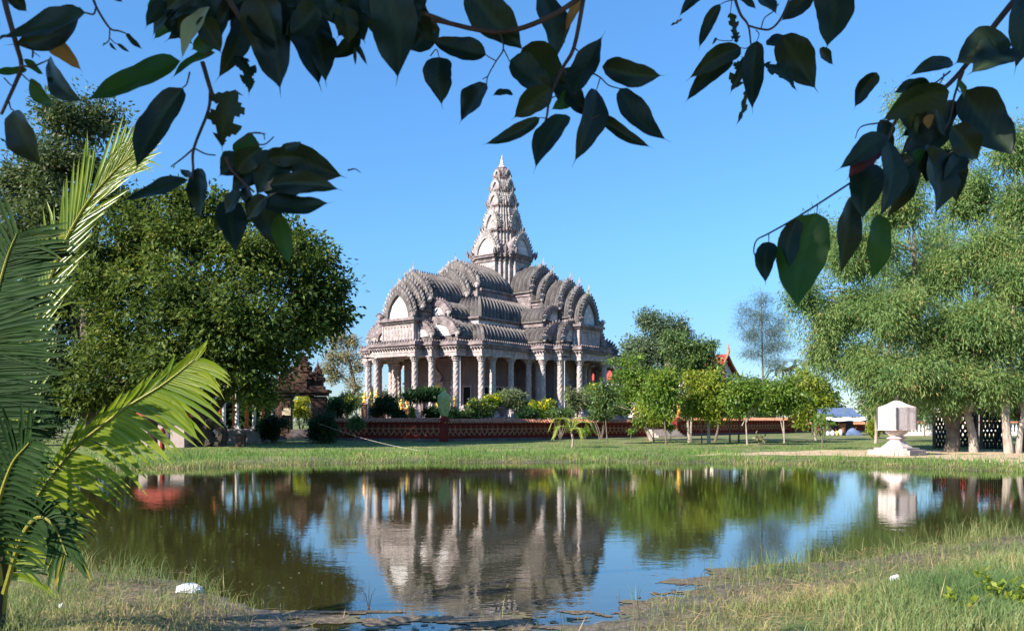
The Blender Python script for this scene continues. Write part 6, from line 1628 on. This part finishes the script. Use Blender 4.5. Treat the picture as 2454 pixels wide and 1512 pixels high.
# unseen crown, added above and left of the view to shade the hanging branches
rng = np.random.default_rng(9)
bl = [((x, y + rng.uniform(-.3, .3), 4.7 + rng.uniform(-.25, .35)), (.75, .75, .42)) for x in np.arange(-4.9, .7, .62) for y in (-1.0, -.2, .6, 1.2)]
V, F, rn, C = crown(bl, 26000, (.13, .07), rng, .28, 24, .35, .6)
keep = (V.reshape(-1, 4, 3)[:, :, 2].min(1) > EYE + .52 * np.maximum(V.reshape(-1, 4, 3)[:, :, 1].max(1), 0) + .25)
V = V.reshape(-1, 4, 3)[keep].reshape(-1, 3); rn = rn.reshape(-1, 4)[keep].ravel()
MB().add(V - np.array(OT), np.arange(len(V)).reshape(-1, 4), 0, None, rn).build('crown', M['leafdark'], ot)
mb = MB()
for b_ in bl[::3]: mb.add(*limb((.6, .5, 3.8), Vector(b_[0]) - OT, .05, .012, rng))
mb.build('limbs', M['bark'], ot)

# ---------------------------------------------------------------- grass and weeds
rng = np.random.default_rng(3)
def scatter(n, pxr, dr, cond, rng):
    px = rng.uniform(*pxr, n); u = rng.random(n)
    d = dr[0] * (dr[1] / dr[0]) ** u
    x = (px - HX) / FPX * d; z = gz(x, d)
    dn = np.interp(px, *zip(*NEAR)); df = np.interp(px, *zip(*FAR))
    k = cond(px, d, x, z, dn, df)
    return np.stack([x, d, z], 1)[k]
# near bank
def near_cond(px, d, x, z, dn, df):
    nn = vnoise(x, d, 1.3, 21) * .6 + vnoise(x, d, 4, 22) * .4
    side = np.clip((px - 1480) / 420, 0, 1) + np.clip((640 - px) / 420, 0, 1)
    edge = np.clip((dn + .7 - d) / 1.1, 0, 1)
    return (rng.random(len(px)) < (.07 + .85 * np.clip(side, 0, 1) * np.clip((nn - .24) * 2.4, 0, 1)) * edge)
def mk(name, P, hr, lean, wr, mat, label, rn=None, parent=None):
    n = len(P); H = rng.uniform(hr[0], hr[1], n) * (.55 + .9 * vnoise(P[:, 0], P[:, 1], .9, 31))
    V, F4, F3 = blades(P - np.array([0, 0, .02]), H, rng.uniform(*lean, n), rng.uniform(*wr, n), rng)
    r = np.repeat(np.clip(rng.uniform(0, 1, n) * .7 + (vnoise(P[:, 0], P[:, 1], .7, 33) - .4), 0, 1), 5)
    o_ = MB(); o_.add(V, F4, 0, None, r); o_.F.append(F3); o_.M.append(np.zeros(len(F3), int))
    o_ = o_.build(name, L[mat]); tag(o_, label, 'grass', kind='stuff'); return o_
P = scatter(100000, (-300, 2900), (6.2, 15.5), near_cond, rng)
mk('marsh_grass', P, (.05, .20), (.15, 1.1), (.004, .009), 'grassnear', 'thin green and straw-coloured grass on the near muddy bank')
P = scatter(60000, (1500, 2900), (6.0, 11), lambda px, d, x, z, dn, df: (rng.random(len(px)) < np.clip((px - 1900) / 600, 0, 1) * np.clip((dn - 2.6 - d) / 1.6, 0, 1) * .75), rng)
mk('bank_grass', P, (.07, .18), (.1, .7), (.005, .011), 'grasscorner', 'dense green grass at the lower right corner of the near bank')
P = scatter(26000, (-200, 2900), (6.5, 15.5), lambda px, d, x, z, dn, df: (rng.random(len(px)) < (.10 + .9 * np.clip((px - 1500) / 400, 0, 1) + .5 * np.clip((600 - px) / 300, 0, 1)) * np.clip((dn + .9 - d) / .8, 0, 1)), rng)
n = len(P); D = rdirs(n, rng); D[:, 2] *= .18; D = unit(D)
P[:, 2] = np.maximum(P[:, 2], 0) + .012
V, F = cards(P, D, np.tile([0, 0, 1.], (n, 1)) + rng.normal(size=(n, 3)) * .2, rng.uniform(.08, .34, n), rng.uniform(.004, .009, n))
tag(MB().add(V, F, 0, None, np.repeat(rng.random(n), 4)).build('dead_stems', L['straw']), 'fallen brown stems and straw on the mud', 'plant litter', kind='stuff')
# tall tufts standing in the shallows
P = []
for px, d, k, r in [(1790, 10.4, 60, .35), (1840, 10.2, 80, .4), (1895, 10.5, 70, .35), (2010, 11.3, 40, .3), (2110, 12.0, 30, .3), (2170, 12.2, 26, .3), (2340, 13.2, 90, .45), (2375, 13.4, 90, .4), (2300, 12.9, 50, .4), (1730, 9.7, 26, .3), (1960, 10.8, 30, .3), (330, 9.9, 40, .4), (200, 10.3, 60, .5), (120, 10.4, 60, .5), (480, 9.3, 30, .3), (250, 9.4, 60, .5), (160, 8.8, 70, .5), (60, 8.4, 90, .5), (600, 8.5, 14, .3), (1520, 8.9, 10, .25), (1640, 8.3, 30, .3), (1560, 7.9, 26, .3), (1180, 7.9, 8, .2), (1350, 7.8, 8, .2), (2440, 13.6, 60, .4)]:
    c = np.array([xat(px, d), d]); q = c + rng.normal(size=(k, 2)) * r * .5
    P.append(np.stack([q[:, 0], q[:, 1], np.maximum(gz(q[:, 0], q[:, 1]), -.03)], 1))
P = np.concatenate(P)
mk('reed_tufts', P, (.13, .38), (.1, .7), (.004, .009), 'grassnear', 'taller grass tufts standing in the shallow water')
# far bank fringe and lawn
def far_cond(px, d, x, z, dn, df):
    t_ = d - df; nn = vnoise(x, d, .35, 41) * .6 + vnoise(x, d, 1.4, 42) * .4
    return (t_ > -.5) & (rng.random(len(px)) < np.clip(1.25 - t_ / 6, .12, 1) * np.clip((nn - .1) * 2.2, .1, 1)) & ~((px > 1780) & (t_ > 2.2) & (rng.random(len(px)) < .85))
P = scatter(90000, (-400, 2900), (29, 46), far_cond, rng)
mk('shore_grass', P, (.08, .30), (.1, .6), (.018, .034), 'grassfar', 'bright grass fringe along the far edge of the pond')
P = scatter(150000, (-400, 2900), (29, 41), lambda px, d, x, z, dn, df: (d - df > -.75) & (d - df < .9) & (rng.random(len(px)) < .8 * vnoise(x, d, .6, 46) + .15), rng)
mk('water_edge_grass', P, (.10, .30), (.15, .9), (.014, .026), 'grassnear', 'yellowish stems crowding the waterline of the far bank')
P = scatter(60000, (-200, 2700), (38, 60), lambda px, d, x, z, dn, df: (rng.random(len(px)) < .8) & ~((px > 1750) & (d < 44)), rng)
mk('lawn_grass', P, (.03, .09), (.1, .9), (.03, .06), 'grassfar', 'short lawn grass between the pond and the red wall')
# leafy weeds at the lower right corner
for i, (px, py, n, s, lab) in enumerate([(2385, 1462, 46, .13, 'bright green leafy weed in the lower right corner, the larger clump'), (2440, 1490, 34, .12, 'bright green leafy weed cut by the right edge at the bottom'), (2300, 1490, 26, .09, 'smaller bright green leafy weed left of the larger clump')]):
    d = (EYE - .25) * FPX / (py - HY); b_ = Vector((xat(px, d), d, gzf(xat(px, d), d)))
    w_ = empty('leafy_weed', b_, 0, lab, 'weed', 'leafy weeds at the lower right')
    mb = MB(); q = []
    for k in range(n // 4):
        e = Vector(rng.normal(size=3) * s * .9); e.z = rng.uniform(.08, .26); mb.add(*tube([(0, 0, -.02), (e.x * .5, e.y * .5, e.z * .6), tuple(e)], [.004, .003, .002], 5)); q += [np.array(e) * f_ for f_ in (.6, .8, .9, 1.0)]
    mb.build('stems', L['young'], w_)
    q = np.array(q); m_ = len(q); Dd = rdirs(m_, rng, .05, .2); V, F = cards(q, Dd, np.tile([0, 0, 1.], (m_, 1)) + rng.normal(size=(m_, 3)) * .3, rng.uniform(.06, .10, m_), rng.uniform(.04, .06, m_), .1)
    V2, F2 = cards(q, -Dd * np.array([1, 1, -1]), np.tile([0, 0, 1.], (m_, 1)), rng.uniform(.05, .09, m_), rng.uniform(.035, .055, m_), .1)
    MB().add(V, F, 0, None, np.repeat(rng.random(m_), 4)).add(V2, F2, 0, None, np.repeat(rng.random(m_), 4)).build('leaves', L['youngy'], w_)
# bare reeds standing in the water
for i, (px, py, h, lab) in enumerate([(884, 1455, .30, 'forked bare reed standing in the water at the bottom, left of centre'), (2110, 1335, .28, 'bent bare stem standing in the shallows at the right'), (355, 1395, .16, 'thin bare stem standing in the dark water at the left')]):
    d = EYE * FPX / (py - HY); b_ = Vector((xat(px, d), d, -.03)); mb = MB()
    for a in (-.25, .0, .22): mb.add(*tube([(0, 0, 0), (a * h * .4, 0, h * .5), (a * h * 1.1, .02, h * (1 - abs(a)))], [.004, .003, .001], 5))
    tag(mb.build('bare_reed', L['straw'], None, loc=b_), lab, 'reed')
for i, (px, py, s, lab) in enumerate([(2135, 1407, .05, 'small white plastic cup lying on the mud at the right'), (140, 1488, .03, 'small white scrap in the grass at the lower left')]):
    d = (EYE - .08) * FPX / (py - HY) * .97; x = xat(px, d); V, F = lathe([(s * .6, 0), (s, s * 1.4), (s * .9, s * 1.4), (s * .5, .1 * s)], 12)
    V = V[:, [2, 0, 1]] + (0, 0, s * .8); tag(MB().add(V, F).build('plastic_cup', M['plastic_w'], None, loc=(x, d, max(0, gzf(x, d)))), lab, 'litter')

rng = np.random.default_rng(88)
n = 260; px = rng.uniform(250, 2400, n); d = 9.5 * (36 / 9.5) ** rng.random(n) ** 1.6
P = np.stack([xat(px, d), d, np.full(n, .006)], 1); P = P[gz(P[:, 0], P[:, 1]) < -.01]; n = len(P)
D = rng.normal(size=(n, 3)); D[:, 2] = 0; D = unit(D)
V, F = cards(P, D, np.tile([0, 0, 1.], (n, 1)), rng.uniform(.03, .08, n), rng.uniform(.02, .04, n))
tag(MB().add(V, F, 0, None, np.repeat(rng.random(n), 4)).build('floating_leaves', L['bare']), 'small fallen leaves scattered on the pond surface', 'leaves', kind='stuff')
